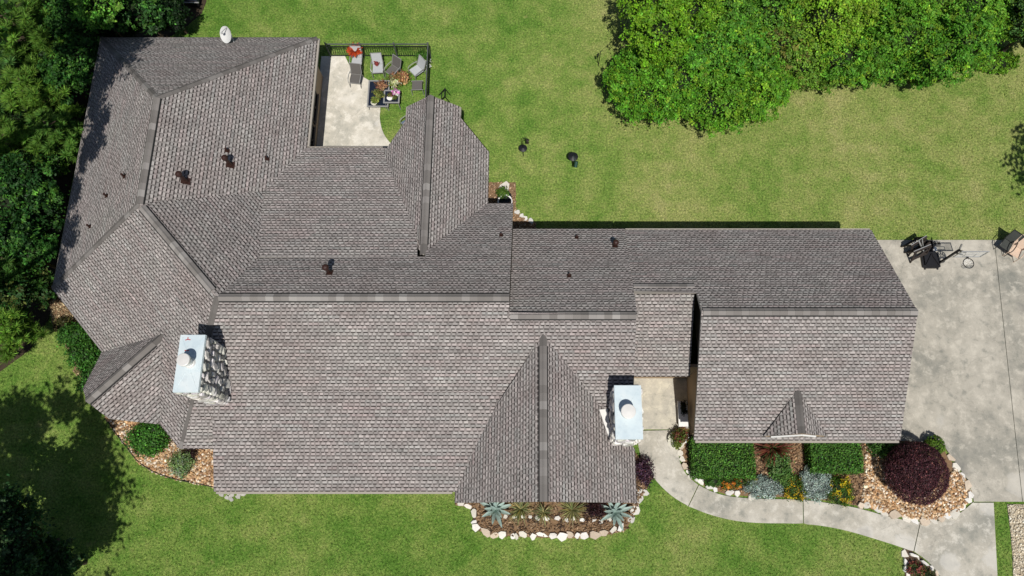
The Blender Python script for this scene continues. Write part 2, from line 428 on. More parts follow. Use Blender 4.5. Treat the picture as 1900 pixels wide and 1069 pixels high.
def sheet(name, poly, z, m):
    b = MB(); b.prism(poly, -.05, z); o = b.build(name, m); tag(o, kind='structure'); return o
sheet('front_planting_bed', P_bedfront, .035, M_drysoil)
sheet('gravel_bed_base', P_bedsw, .03, M_drysoil)
sheet('garage_planting_bed', P_bedgar, .03, M_drysoil)
sheet('corner_planting_bed', P_bedne, .03, M_drysoil)
sheet('side_planting_bed', P_bedw, .03, M_drysoil)
sheet('round_planting_bed', P_bedbr, .03, M_soil)
sheet('gravel_path', P_path, .03, M_gravelpath)
sheet('woodland_floor', P_forest, .02, plain('leaf_litter', (.045, .032, .018), .95, var=.5, scale=6, bumpy=.8))

# ------------------------------------------------------------------ house
ZE = 2.70
house = empty('house', (-3, 8, 0), 'sprawling one-storey house under a grey-brown shingle roof with stone chimneys', 'house')

def plane3(a, b, c):
    a, b, c = Vector(a), Vector(b), Vector(c); n = (b - a).cross(c - a)
    gx, gy = -n.x / n.z, -n.y / n.z
    return (gx, gy, a.z - gx * a.x - gy * a.y)
def pz(p, x, y): return p[0] * x + p[1] * y + p[2]

EXPO = .143
def roof_slope(pl, poly, seed):
    """deck of one roof plane with its shingle courses as one sub-part"""
    gx, gy, _ = pl
    n = len(poly); A = sum(poly[i][0] * poly[(i + 1) % n][1] - poly[(i + 1) % n][0] * poly[i][1] for i in range(n))
    if A < 0: poly = list(reversed(poly))
    b = MB(); top = [(x, y, pz(pl, x, y)) for x, y in poly]; bot = [(x, y, z - .16) for x, y, z in top]
    b.solid(bot + top, [tuple(reversed(range(n))), tuple(range(n, 2 * n))] + [(i, (i + 1) % n, n + (i + 1) % n, n + i) for i in range(n)])
    deck = b.build('roof_slope', M_fascia, house)
    gl = math.hypot(gx, gy); L = math.sqrt(1 + gl * gl)
    up = np.array((gx / gl / L, gy / gl / L, gl / L)); al = np.array((-gy / gl, gx / gl, 0.0)); nr = np.cross(al, up)
    if nr[2] < 0: nr = -nr
    O = np.array(top[0]); P3 = np.array(top) - O
    S = P3 @ al; T = P3 @ up
    r = np.random.default_rng(seed)
    def inter(t):
        xs = []
        for i in range(n):
            t0, t1 = T[i], T[(i + 1) % n]
            if (t0 > t) != (t1 > t): xs.append(S[i] + (S[(i + 1) % n] - S[i]) * (t - t0) / (t1 - t0))
        xs.sort(); return [(xs[i], xs[i + 1]) for i in range(0, len(xs) - 1, 2)]
    V = []; F = []; C = []
    tmin, tmax = T.min() - .025, T.max()
    tone_rows = 0
    def quad(pts, c):
        k = len(V)
        for s, t, h in pts: V.append(O + al * s + up * t + nr * h)
        F.append((k, k + 1, k + 2, k + 3)); C.append(c)
    i = 0; t0 = tmin
    while t0 < tmax - .02:
        t1 = min(t0 + EXPO, tmax)
        ia = inter(max(t0, T.min() + .002)); ib = inter(t1 - .002)
        if len(ia) != len(ib): ia = ib = inter((t0 + t1) / 2)
        for (a0, b0), (a1, b1) in zip(ia, ib):
            s = min(a0, a1) - r.uniform(0, .3); end = max(b0, b1)
            tooth = bool(r.integers(2))
            sh = r.normal(0, .05); warm = r.normal(0, .03); run = 0
            while s < end:
                w = r.uniform(.10, .19) if tooth else r.uniform(.045, .10)
                if run <= 0: sh = r.normal(0, .06); warm = r.normal(0, .02); run = r.integers(3, 10)
                run -= 1
                e = s + w
                x00, x01 = min(max(s, a0), b0), min(max(e, a0), b0); x10, x11 = min(max(s, a1), b1), min(max(e, a1), b1)
                if x01 - x00 > .004 or x11 - x10 > .004:
                    v = 1 + sh + r.normal(0, .05)
                    cw = np.array((1 + warm, 1.0 - max(warm, 0) * .3, 1.0 - warm * .1))
                    if tooth:
                        lt = r.uniform(.28, .38)
                        k = .33; m0, m1 = x00 + (x10 - x00) * k, x01 + (x11 - x01) * k
                        tm = t0 + (t1 - t0) * k
                        quad(((m0, tm, .0165), (m1, tm, .0165), (x11, t1, .009), (x10, t1, .009)), np.array((1, .935, .905)) * lt * v * cw)
                        dk = np.array((.052, .044, .043)) * r.uniform(.45, 1.35)
                        quad(((x00, t0, .020), (x01, t0, .020), (m1, tm, .0165), (m0, tm, .0165)), dk)
                        quad(((x00, t0, .0), (x01, t0, .0), (x01, t0, .020), (x00, t0, .020)), dk)
                        quad(((x00, t0, .0), (x00, t0, .02), (x10, t1, .009), (x10, t1, .0)), np.array((.16, .15, .145)))
                        quad(((x01, t0, .02), (x01, t0, .0), (x11, t1, .0), (x11, t1, .009)), np.array((.16, .15, .145)))
                    else:
                        md = r.uniform(.18, .23)
                        quad(((x00, t0, .010), (x01, t0, .010), (x11, t1, .004), (x10, t1, .004)), np.array((1, .93, .90)) * md * v * cw)
                        quad(((x00, t0, .0), (x01, t0, .0), (x01, t0, .010), (x00, t0, .010)), np.array((.06, .055, .05)))
                s = e; tooth = not tooth
        t0 += EXPO
    o = np_mesh('shingles', np.array(V), np.array(F), M_shingle, deck, np.clip(np.array(C), 0, 1)); o['kind'] = 'stuff'
    return deck

K = .64
PS = (0, K, ZE - K * 2.643)                                   # main south plane
RY, RZ = 8.063, ZE + K * (8.063 - 2.643)
MY = 7.449; MZ = pz(PS, 0, MY)
PN = (0, -K, RZ + K * RY)                                     # main north plane
YB, = (10.16,); ZB = pz(PN, 0, YB)
PNP = (0, -(ZB - 2.72) / (16.2 - YB), ZB + YB * (ZB - 2.72) / (16.2 - YB))
YP = 4.79; ZP = pz(PS, 0, YP)
PSP = plane3((0, YP, ZP), (1, YP, ZP), (0, .962, 2.72))
PMN = plane3((0, MY, MZ), (1, MY, MZ), (0, 12.20, 2.75))
GY, GZ = 7.65, 5.58
PGN = plane3((0, GY, GZ), (1, GY, GZ), (0, 12.16, ZE)); PGS = plane3((0, GY, GZ), (1, GY, GZ), (0, 2.985, ZE))
CYr = 8.89; CZ = pz(PGN, 0, CYr); PC = plane3((0, CYr, CZ), (1, CYr, CZ), (0, 5.62, ZE))
J = (-12.30, RY, RZ); WS = (-15.92, 11.96, RZ); WN = (-15.92, 16.75, RZ)
E_ = (-10.62, 22.12, ZE); W_ = (-21.08, 22.12, ZE); SWc = (-21.06, 9.47, ZE); SWe = (-14.60, 2.643, ZE)
PWE = plane3(WS, WN, E_); PWW = plane3(WS, WN, SWc); PWH = plane3(E_, W_, WN)
PDN_n = Vector((WS[1] - J[1], J[0] - WS[0], 0)); PDN_n = Vector((.734, .679, 0))
PDN = plane3(WS, J, (J[0] + .734 * 3, J[1] + .679 * 3, RZ - K * 3))
PDS = plane3(SWc, WS, J)
# wing to the north east with a clipped bay front
NX, NZ, NPIT = -4.69, 4.69, .80
NE0, NE1 = 10.30, 17.76
PNE = (-NPIT, 0, NZ + NPIT * NX); PNW = (NPIT, 0, NZ - NPIT * NX)
# front gable
SX, SZ, SY0, SY1 = .25, 5.347, 6.78, .50
PGW = plane3((SX, 0, SZ), (SX, 1, SZ), (-3.26, 0, ZE)); PGE = plane3((SX, 0, SZ), (SX, 1, SZ), (3.98, 0, ZE))
# south west bay
BT = Vector((-15.09, 7.02, 4.41)); BR = Vector((-17.70, 4.31, 4.41)); bd = (BR - BT).normalized(); bn = Vector((bd.y, -bd.x, 0))
BP = .80
BFL = BR + bn * .90; BFL.z = 4.41 - BP * .90; BFR = BR - bn * .86; BFR.z = 4.41 - BP * .86
PBL = plane3(BT, BR, BFL); PBR = plane3(BT, BR, BFR)
# garage dormer
DX, DZ = 10.50, 3.87
PDL = plane3((DX, 0, DZ), (DX, 1, DZ), (DX - 1.38, 0, 2.85)); PDR = plane3((DX, 0, DZ), (DX, 1, DZ), (DX + 1.45, 0, 2.85))

roof_slope(PS, [(-14.60, 2.643), (-12.97, 2.643), (-12.97, YP), (.25, YP), (.25, 2.643), (3.86, 2.643), (3.86, MY), (-1.06, MY), (-1.06, RY), J[:2]], 1)
roof_slope(PSP, [(-12.965, .962), (-2.6, .962), (-.6, YP), (-12.965, YP)], 2)
roof_slope(PN, [J[:2], (-1.06, RY), (-1.06, 13.43), (-4.6, 13.43), (-4.6, YB), (-13.2, YB)], 3)
roof_slope(PNP, [(-12.5, YB), (-4.9, YB), (-5.6, 16.2), (-11.8, 16.2)], 4)
roof_slope(PMN, [(-1.055, MY), (3.90, MY), (3.90, 12.20), (-1.055, 12.20)], 5)
roof_slope(PGN, [(3.905, 12.16), (3.905, 8.6), (6.44, 8.6), (6.44, GY), (14.89, GY), (14.89, 12.16)], 6)
roof_slope(PGS, [(6.44, 2.985), (14.89, 2.985), (14.89, GY), (6.44, GY)], 7)
roof_slope(PC, [(3.865, 5.62), (6.42, 5.62), (6.42, CYr), (3.865, CYr)], 8)
roof_slope(PWE, [WS[:2], WN[:2], E_[:2], (-10.62, 16.2), (-11.6, 12.6), (-12.2, 11.96)], 9)
roof_slope(PWW, [WS[:2], WN[:2], W_[:2], SWc[:2]], 10)
roof_slope(PWH, [E_[:2], W_[:2], WN[:2]], 11)
roof_slope(PDN, [WS[:2], J[:2], (J[0] + .734 * 4.2, J[1] + .679 * 4.2), (WS[0] + .734 * 4.2, WS[1] + .679 * 4.2)], 12)
roof_slope(PDS, [SWc[:2], WS[:2], J[:2], SWe[:2]], 13)
roof_slope(PNE, [(NX, NE0), (NX, NE1), (-3.43, NE1), (-3.43, 17.2), (-2.21, 16.0), (-2.21, 13.0), (-3.4, 11.6)], 14)
roof_slope(PNW, [(NX, NE0), (NX, NE1), (-5.93, NE1), (-5.93, 17.05), (-7.15, 15.75), (-6.6, 13.2)], 15)
roof_slope(PGW, [(SX, SY0), (SX, SY1), (-3.26, SY1), (-3.26, 1.2), (-1.6, 4.2)], 16)
roof_slope(PGE, [(SX, SY0), (SX, SY1), (3.98, SY1), (3.98, 2.62), (2.2, 4.7)], 17)
roof_slope(PBL, [tuple(BT[:2]), tuple(BR[:2]), tuple(BFL[:2]), (-18.42, 6.62)], 18)
roof_slope(PBR, [tuple(BT[:2]), tuple(BR[:2]), tuple(BFR[:2]), (-15.60, 3.62), (-15.25, 4.05)], 19)
roof_slope(PDL, [(DX, 4.85), (DX, 3.12), (DX - 1.25, 3.12)], 20)
roof_slope(PDR, [(DX, 4.85), (DX, 3.12), (DX + 1.32, 3.12)], 21)

def ridge(p0, p1, pa, pb, vent=True, w=.145, step=.30):
    """row of separate cap shingles over one ridge or hip; pa/pb = planes on its two sides"""
    p0, p1 = Vector(p0), Vector(p1); d = p1 - p0; L = d.length; d.normalize()
    hd = Vector((d.x, d.y, 0)).normalized(); nn = Vector((-hd.y, hd.x, 0))
    m = (p0 + p1) / 2
    def drop(side):
        x, y = m.x + nn.x * w * side, m.y + nn.y * w * side
        return max(min(pz(pa, x, y), pz(pb, x, y)) - m.z, -.3)
    dl, dr = drop(1), drop(-1)
    lift = .055 if vent else .03
    b = MB()
    k = .03 if vent else .006
    wv = w + (.042 if vent else -.012); q_ = wv / w  # black vent edge stands out past the caps, doubling as their shadow line
    a0 = [p0 + nn * wv + Vector((0, 0, dl * q_ + .015)), p0 + Vector((0, 0, lift - .012)), p0 - nn * wv + Vector((0, 0, dr * q_ + .015)),]
    a1 = [q + d * L for q in a0]
    lo0 = [q - Vector((0, 0, .06)) for q in a0]; lo1 = [q - Vector((0, 0, .06)) for q in a1]
    top0 = [a0[0] + Vector((0, 0, k)), a0[1], a0[2] + Vector((0, 0, k))]; top1 = [q + d * L for q in top0]
    b.solid(top0 + top1 + lo0 + lo1, [(0, 3, 4, 1), (1, 4, 5, 2), (6, 9, 3, 0), (2, 5, 11, 8), (0, 1, 2, 8, 7, 6), (5, 4, 3, 9, 10, 11)])
    rp = b.build('ridge_vent' if vent else 'hip_strip', M_ridgevent if vent else M_hip, house)
    # one cap shingle, shared mesh
    n = max(1, round(L / step)); s = L / n
    h0 = k + .024
    sec = [nn * w + Vector((0, 0, dl + h0)), nn * w * .35 + Vector((0, 0, dl * .35 + lift * .75 + .012)), Vector((0, 0, lift + .014)), -nn * w * .35 + Vector((0, 0, dr * .35 + lift * .75 + .012)), -nn * w + Vector((0, 0, dr + h0))]
    vv = []
    for j, (off, hz) in enumerate(((0.0, .012), (s * 1.02, 0.0))):
        for q in sec: vv.append(q + d * off + Vector((0, 0, hz)))
    for off in (0.0, s * 1.02):
        for q in sec: vv.append(q + d * off - Vector((0, 0, .012)))
    ff = [(i, i + 1, i + 6, i + 5) for i in range(4)] + [(i + 11, i + 10, i, i + 1) for i in range(4)] + [(i + 5, i + 6, i + 16, i + 15) for i in range(4)] + [(0, 5, 15, 10), (9, 4, 14, 19)]
    me = bpy.data.meshes.new('ridge_shingle'); me.from_pydata([tuple(v) for v in vv], [], ff); me.materials.append(M_cap if vent else M_hip); me.update()
    o0 = wloc(rp)
    for i in range(n):
        o = link('ridge_shingle', me, rp); o.location = p0 + d * (s * i) - o0

ridge((J[0] + .05, RY, RZ), (-1.07, RY, RZ), PS, PN)
ridge((-1.03, MY, MZ), (3.84, MY, MZ), PS, PMN)
ridge((6.50, GY, GZ), (14.89, GY, GZ), PGS, PGN)
ridge((3.92, CYr, CZ), (6.40, CYr, CZ), PC, PGN, step=.33)
ridge(WN, WS, PWE, PWW)
ridge((WS[0] + .15, WS[1] - .16, RZ), (J[0] - .25, J[1] + .27, RZ), PDN, PDS)
ridge((NX, NE1, NZ), (NX, NE0 + .50, NZ), PNE, PNW); ridge((NX, NE0 + .50, NZ), (NX, NE0 + .05, NZ), PNE, PNW, False, .15, .45)
ridge((SX, SY1, SZ), (SX, SY0 - .45, SZ), PGW, PGE); ridge((SX, SY0 - .45, SZ), (SX, SY0, SZ), PGW, PGE, False, .15, .45)
bm_ = BT + (BR - BT).normalized() * .5
ridge(BR, bm_, PBL, PBR); ridge(bm_, BT + (BR - BT).normalized() * .02, PBL, PBR, False, .15, .45)
ridge((DX, 3.12, DZ), (DX, 4.80, DZ), PDL, PDR, vent=False, w=.15)
ridge(E_, WN, PWE, PWH, False, .125, .34); ridge(W_, WN, PWW, PWH, False, .125, .34)
ridge(SWc, WS, PWW, PDS, False, .125, .34); ridge(SWe, J, PDS, PS, False, .125, .34)

# walls under the eaves
def wall_line(pts, z1=2.72, t=.14, z0=0.0):
    for a, c in zip(pts[:-1], pts[1:]):
        b = MB(); d = Vector((c[0] - a[0], c[1] - a[1], 0)); L = d.length; d.normalize()
        m = ((a[0] + c[0]) / 2, (a[1] + c[1]) / 2)
        b.box(m[0], m[1], (z0 + z1) / 2, L - .003, t, z1 - z0, math.atan2(d.y, d.x)); b.build('wall', M_wall, house)
wall_line([(-20.62, 9.75), (-20.62, 21.65), (-11.08, 21.65), (-11.08, 13.1), (-6.75, 13.1), (-6.75, 15.55), (-5.65, 16.7), (-5.5, 17.3), (-3.9, 17.3), (-3.75, 16.7), (-2.65, 15.7), (-2.65, 12.98), (-1.5, 12.98), (-1.5, 11.74), (14.44, 11.74), (14.44, 3.44), (6.88, 3.44), (6.88, 6.06), (3.52, 6.06), (3.52, 1.0), (-2.8, 1.0), (-2.8, 3.2), (-14.3, 3.2), (-15.5, 4.35), (-16.9, 4.45), (-17.9, 5.4), (-17.95, 6.9), (-20.62, 9.75)])
def gable(pts, m=None, th=(0, 0, 0), name='gable_wall'):
    b = MB(); n = len(pts); th = Vector(th)
    q = [Vector(p) for p in pts]; r_ = [p + th for p in q]
    b.solid(q + r_, [tuple(range(n)), tuple(reversed(range(n, 2 * n)))] + [(i, n + i, n + (i + 1) % n, (i + 1) % n) for i in range(n)])
    return b.build(name, m or M_wall, house)
gable([(14.51, 3.5, 2.7), (14.51, 11.7, 2.7), (14.51, 11.7, 2.78), (14.51, GY, GZ - .2), (14.51, 3.5, 2.8)], th=(-.12, 0, 0))
gable([(6.80, 3.5, 2.7), (6.80, 11.7, 2.7), (6.80, 11.7, 2.78), (6.80, GY, GZ - .2), (6.80, 3.5, 2.8)], th=(.12, 0, 0))
gable([(-2.9, .93, 2.72), (3.6, .93, 2.72), (SX, .93, SZ - .22)], th=(0, .1, 0))
gable([(-5.75, 17.38, 2.72), (-3.62, 17.38, 2.72), (-3.62, 17.38, 3.6), (NX, 17.38, NZ - .2), (-5.75, 17.38, 3.6)], th=(0, -.1, 0))
gable([(-1.09, RY + 4.9, 2.7), (-1.09, MY, 2.7), (-1.09, MY, MZ), (-1.09, RY, RZ - .18)], th=(-.1, 0, 0))
g0 = BR - bd * .22; gable([g0 + bn * 1.0 + Vector((0, 0, -1.75)), g0 - bn * 1.0 + Vector((0, 0, -1.75)), g0 - bn * .95 + Vector((0, 0, -.95)), g0 + Vector((0, 0, -.2)), g0 + bn * .95 + Vector((0, 0, -.95))], th=tuple(-bd * .08))
gable([(DX - 1.16, 3.10, 2.86), (DX + 1.22, 3.10, 2.86), (DX, 3.10, DZ - .03)], M_wall, (0, .06, 0), 'dormer_front')
b = MB(); b.bar((DX - 1.0, 3.06, 3.08), (DX, 3.06, DZ - .09), .06, .09); b.bar((DX, 3.06, DZ - .09), (DX + .7, 3.06, 3.30), .06, .09); b.build('dormer_trim', M_white, house)
for x in (-12.6, -9.4, -6.2):
    b = MB(); b.box(x, 1.35, 1.35, .22, .22, 2.7); b.box(x, 1.35, .12, .34, .34, .24); b.box(x, 1.35, 2.6, .32, .32, .12); b.build('porch_post', M_white, house)
b = MB(); b.prism([(-12.9, 1.0), (-2.85, 1.0), (-2.85, 3.2), (-12.9, 3.2)], -.05, .14); tag(b.build('porch_floor', M_walk), kind='structure')
# windows in the wall beside the patio
for y0 in (17.55, 19.35):
    w = MB()
    for yy in (y0 - .78, y0, y0 + .78): w.box(-10.985, yy, 1.55, .06, .07, 1.5)
    for zz in (.8, 2.3): w.box(-10.985, y0, zz, .064, 1.63, .07)
    wo = w.build('window', M_dark, house)
    for s in (-.39, .39):
        q = MB(); q.box(-10.993, y0 + s, 1.55, .02, .71, 1.43); q.build('pane', M_pane, wo)
    q = MB(); q.box(-10.95, y0, .74, .14, 1.75, .05); q.build('sill', M_wall, wo)
# gutters along the long eaves
def gutter(a, c):
    b = MB(); b.bar((a[0], a[1], 2.60), (c[0], c[1], 2.60), .10, .11); b.build('gutter', M_fascia, house)
gutter((-10.55, 16.3), (-10.55, 22.1)); gutter((3.95, 12.22), (14.85, 12.22)); gutter((-11, 16.27), (-7.1, 16.27)); gutter((6.5, 2.92), (14.85, 2.92)); gutter((-12.9, .9), (-3.4, .9))

# roof vents
def vent(px, py, pl, h, r, plate, hood=False):
    z = 4.0
    for _ in range(30): p = at(px, py, z); z = pz(pl, p.x, p.y)
    p = at(px, py, z)
    gl = Vector((pl[0], pl[1], 0)); L = gl.length; dn = -gl / L; sd = Vector((-dn.y, dn.x, 0))
    b = MB(); c = []
    for i, j in ((-1, -1), (1, -1), (1, 1), (-1, 1)):
        q = p + sd * (i * plate) + dn * (j * plate); q.z = pz(pl, q.x, q.y) + .035; c.append(q)
    b.solid(c + [q - Vector((0, 0, .03)) for q in c], [(0, 1, 2, 3), (4, 5, 1, 0), (5, 6, 2, 1), (6, 7, 3, 2), (7, 4, 0, 3)])
    b.lathe(p.x, p.y, [(r * 1.5, p.z - .05), (r * 1.15, p.z + .10), (r, p.z + .12), (r, p.z + h)], 12)
    if hood:
        b.lathe(p.x, p.y, [(r * 1.0, p.z + h), (r * 1.75, p.z + h + .01), (r * 1.8, p.z + h + .09), (r * 1.2, p.z + h + .15), (.01, p.z + h + .17)], 12)
    b.build('roof_vent', M_brownmetal, house)
for a in ((345, 336, PWE, .62, .075, .15, True), (428, 306, PWE, .62, .075, .15, True), (612, 506, PN, .62, .075, .13, True), (1141, 456, PMN, .36, .07, .12, True),
          (422, 280, PWE, .24, .045, .085), (496, 295, PWE, .24, .045, .085), (231, 328, PWW, .26, .045, .085), (198, 364, PWW, .24, .045, .08), (167, 421, PWW, .24, .045, .08),
          (930, 437, PN, .2, .045, .085), (1070, 441, PMN, .2, .045, .085), (1056, 512, PMN, .22, .045, .09)):
    vent(*a)

# chimneys
def chimney(x0, x1, y0, y1, zb, zt, faces, seed, flue_xy, cap_h, cap_r, label, marks=False):
    r = random.Random(seed)
    b = MB(); b.box((x0 + x1) / 2, (y0 + y1) / 2, (zb + zt) / 2, x1 - x0 - .05, y1 - y0 - .05, zt - zb)
    ch = b.build('chimney', M_mortar, house); ch['label'] = label
    meshes = 0
    for nrm, zlow in faces:
        along = (y0, y1) if nrm[0] else (x0, x1); fixed = (x1 if nrm[0] > 0 else x0) if nrm[0] else (y1 if nrm[1] > 0 else y0)
        # random rubble: uneven courses of uneven stones, jittered corners
        z = zlow; cr = []
        while z < zt - .06:
            hh = r.uniform(.19, .40); hh = min(hh, zt - .05 - z)
            u = along[0]; row = []
            while u < along[1] - .03:
                ww = r.uniform(.19, .50); ww = min(ww, along[1] - u)
                if along[1] - u - ww < .12: ww = along[1] - u
                row.append((u, u + ww)); u += ww
            for (a, c) in row:
                k = r.randint(6, 8); pts = []; cx, cz = (a + c) / 2, z + hh / 2
                for j in range(k):
                    t = 2 * math.pi * (j + r.uniform(-.25, .25)) / k
                    e = 1 / max(abs(math.cos(t)), abs(math.sin(t))) * .86
                    pts.append((cx + math.cos(t) * (c - a) / 2 * min(e, 1.12) * r.uniform(.88, 1.0), cz + math.sin(t) * hh / 2 * min(e, 1.12) * r.uniform(.88, 1.02)))
                pr = r.uniform(.04, .095); tone = r.choice((.38, .50, .60, .68, .74)) * r.uniform(.8, 1.15); tc = (tone, tone * r.uniform(.93, 1), tone * r.uniform(.85, .98))
                m = MB()
                def P3(u_, z_, out):
                    return (fixed + nrm[0] * out, u_, z_) if nrm[0] else (u_, fixed + nrm[1] * out, z_)
                base = [P3(u_, z_, -.03) for u_, z_ in pts]; mid = [P3(u_, z_, pr * .6) for u_, z_ in pts]
                tu, tw = r.uniform(-.17, .17), r.uniform(-.17, .17)
                top = [P3(cx + (u_ - cx) * .72, cz + (z_ - cz) * .72, pr * r.uniform(.85, 1.15) + (u_ - cx) * tu + (z_ - cz) * tw) for u_, z_ in pts]
                ff = [(j, (j + 1) % k, k + (j + 1) % k, k + j) for j in range(k)] + [(k + j, k + (j + 1) % k, 2 * k + (j + 1) % k, 2 * k + j) for j in range(k)] + [tuple(range(2 * k, 3 * k))]
                m.solid(base + mid + top, ff, tc); m.build('stone', M_stone, ch)
            z += hh
    b = MB(); b.box((x0 + x1) / 2, (y0 + y1) / 2, zt + .03, x1 - x0 + .06, y1 - y0 + .06, .06)
    b.box((x0 + x1) / 2, (y0 + y1) / 2, zt - .03, x1 - x0 + .075, y1 - y0 + .075, .05)
    xm, ym = (x0 + x1) / 2, (y0 + y1) / 2
    for i_, j_ in ((-1, -1), (1, -1), (1, 1), (-1, 1)): b.bar((xm + i_ * (x1 - x0) * .48, ym + j_ * (y1 - y0) * .48, zt + .062), (xm + i_ * .1, ym + j_ * .35, zt + .068), .018, .01)
    b.build('chimney_cap', M_capmetal, ch)
    fx, fy = flue_xy; z = zt + .06
    b = MB(); b.lathe(fx, fy, [(.21, z), (.17, z + .05), (.145, z + .06), (.145, z + cap_h)], 20); fl = b.build('flue', M_fluemetal, ch)
    b = MB(); b.lathe(fx, fy, [(.16, z + cap_h - .10), (cap_r, z + cap_h - .10), (cap_r, z + cap_h + .02), (cap_r * .93, z + cap_h + .03), (.02, z + cap_h + .04)], 24); b.build('flue_cap', M_fluemetal, ch)
    if marks:
        b = MB(); zz = zt + .064; mx, my = x0 + .26, y1 - .12
        b.bar((mx, my + .06, zz), (mx, my - .03, zz), .03, .006); b.bar((mx, my - .02, zz), (mx - .09, my - .05, zz), .03, .006); b.bar((mx, my - .02, zz), (mx + .10, my - .04, zz), .03, .006)
        b.bar((mx - .06, my - .44, zz), (mx + .10, my - .44, zz), .035, .006); b.build('red_marking', M_redmark, ch)
    return ch
fl = at(341, 668, 7.42)
chimney(-13.12, -12.26, 4.31, 6.37, 3.0, 6.85, [((1, 0), 3.75), ((0, -1), 3.7), ((-1, 0), 4.6), ((0, 1), 4.9)], 3, (fl.x, fl.y), .55, .235, 'fieldstone chimney with pale metal cap at the west end', True)
fl = at(1166, 763.5, 6.0)
chimney(2.97, 3.93, 2.77, 4.72, 1.2, 5.5, [((-1, 0), 3.3), ((0, -1), 2.6), ((1, 0), 1.4), ((0, 1), 3.9)], 5, (fl.x, fl.y), .45, .275, 'fieldstone chimney with pale metal cap beside the courtyard')
# metal cricket behind the courtyard chimney
def on_pl(px, py, pl, up=.0):
    z = 3.5
    for _ in range(30): z = pz(pl, *at(px, py, z)[:2]) + up
    return at(px, py, z)
b = MB(); q = [on_pl(1112, 760, PGE, .05), on_pl(1127, 759, PGE, .14), on_pl(1132, 792, PGE, .14), on_pl(1131, 816, PGE, .05)]
b.solid(q + [p - Vector((0, 0, .12)) for p in q], [(3, 2, 1, 0), (0, 1, 5, 4), (1, 2, 6, 5), (2, 3, 7, 6), (3, 0, 4, 7)]); b.build('cricket_flashing', M_white, house)

# ------------------------------------------------------------------ satellite dish
def dish():
    p = at(421, 64, 3.45); t = empty('satellite_dish', (p.x, p.y, 2.75), 'white satellite dish on the north eave of the roof', 'satellite dish')
    ax = Vector((-.42, -.62, .66)).normalized(); u = ax.cross(Vector((0, 0, 1))).normalized(); w = ax.cross(u)
    V = [p]; F = []; nr, nk = 5, 24
    b = MB()
    for i in range(nr + 1):
        rr = .40 * i / nr
        for j in range(nk):
            t_ = 2 * math.pi * j / nk; b.v.append(tuple(p + u * (rr * .86 * math.cos(t_)) + w * (rr * math.sin(t_)) + ax * (rr * rr * .55)))
    for i in range(nr):
        for j in range(nk):
            j2 = (j + 1) % nk; b.f.append((i * nk + j, i * nk + j2, (i + 1) * nk + j2, (i + 1) * nk + j)); b.c.append(None)
    n0 = len(b.v)
    for v in list(b.v): b.v.append(tuple(Vector(v) - ax * .02))
    for f in list(b.f): b.f.append(tuple(reversed([k + n0 for k in f]))); b.c.append(None)
    b.build('reflector', M_dish, t, smooth=True)
    b = MB(); f_ = p + ax * .42 - w * .12
    b.tube([p - w * .38 + ax * .05, f_], .018, 6); b.build('feed_arm', M_alu, t)
    b = MB(); b.tube([f_, f_ - ax * .12], .05, 8); b.build('feed_horn', M_dish, t)
    b = MB(); b.tube([p - ax * .03, p - ax * .12 + Vector((.05, .05, -.15)), Vector((p.x + .25, p.y - .35, 2.78))], .028, 8); b.box(p.x + .25, p.y - .35, 2.80, .2, .2, .05); b.build('mast', M_alu, t)
dish()

# ------------------------------------------------------------------ foliage builders
def jit(c, n, v=.25, hue=.12):
    c = np.array(c); k = np.exp(rng.normal(0, v, (n, 1))); h = 1 + rng.normal(0, hue, (n, 3)) * np.array((1, .45, 1)); return np.clip(c * k * h, .003, .95)
def leaves(P, N, size, aspect=.55, droop=0.0, shape=4):
    """quads (diamond leaves) at points P facing N"""
    n = len(P); a = rng.normal(size=(n, 3)); a -= (a * N).sum(1, keepdims=True) * N; a /= np.linalg.norm(a, axis=1, keepdims=True) + 1e-9
    b = np.cross(N, a); s = size * rng.uniform(.65, 1.3, (n, 1))
    V = np.empty((n, 4, 3)); V[:, 0] = P - a * s * .5; V[:, 1] = P + b * s * aspect * .5; V[:, 2] = P + a * s * .5 - N * s * .12; V[:, 3] = P - b * s * aspect * .5
    return V.reshape(-1, 3), np.arange(4 * n).reshape(n, 4)
def blob_points(blobs, n, clump=.28, per=26, shell=(.72, 1.02), lower=.15, lumpy=.16):
    """clumped points through the outer shell of ellipsoids, normals outward"""
    B = np.array(blobs, float); area = (B[:, 3] * B[:, 4] + B[:, 3] * B[:, 5] + B[:, 4] * B[:, 5]); pr = area / area.sum()
    k = max(8, n // per); idx = rng.choice(len(B), k, p=pr)
    d = rng.normal(size=(k, 3)); d[:, 2] = np.where(d[:, 2] < -lower, np.abs(d[:, 2]), d[:, 2]); d /= np.linalg.norm(d, axis=1, keepdims=True)
    lump = 1 + lumpy * np.sin(d[:, 0] * 7 + idx) * np.sin(d[:, 1] * 6 + idx * 2)
    r = rng.uniform(shell[0], shell[1], (k, 1)) * lump[:, None]
    Cc = B[idx, :3] + d * B[idx, 3:6] * r
    rep = np.repeat(np.arange(k), per)[:n]
    m = len(rep); sc = clump * np.minimum(B[idx, 3:6].min(1), 1.6)[rep][:, None]
    off = rng.normal(size=(m, 3)) * sc * np.array((1, 1, .65))
    P = Cc[rep] + off; N = d[rep] * .75 + rng.normal(size=(m, 3)) * .42 + np.array((0, -.1, .45)) + rng.normal(size=(k, 3))[rep] * .30; N /= np.linalg.norm(N, axis=1, keepdims=True)
    P[:, 2] = np.maximum(P[:, 2], .03)
    return P, N, rep, k
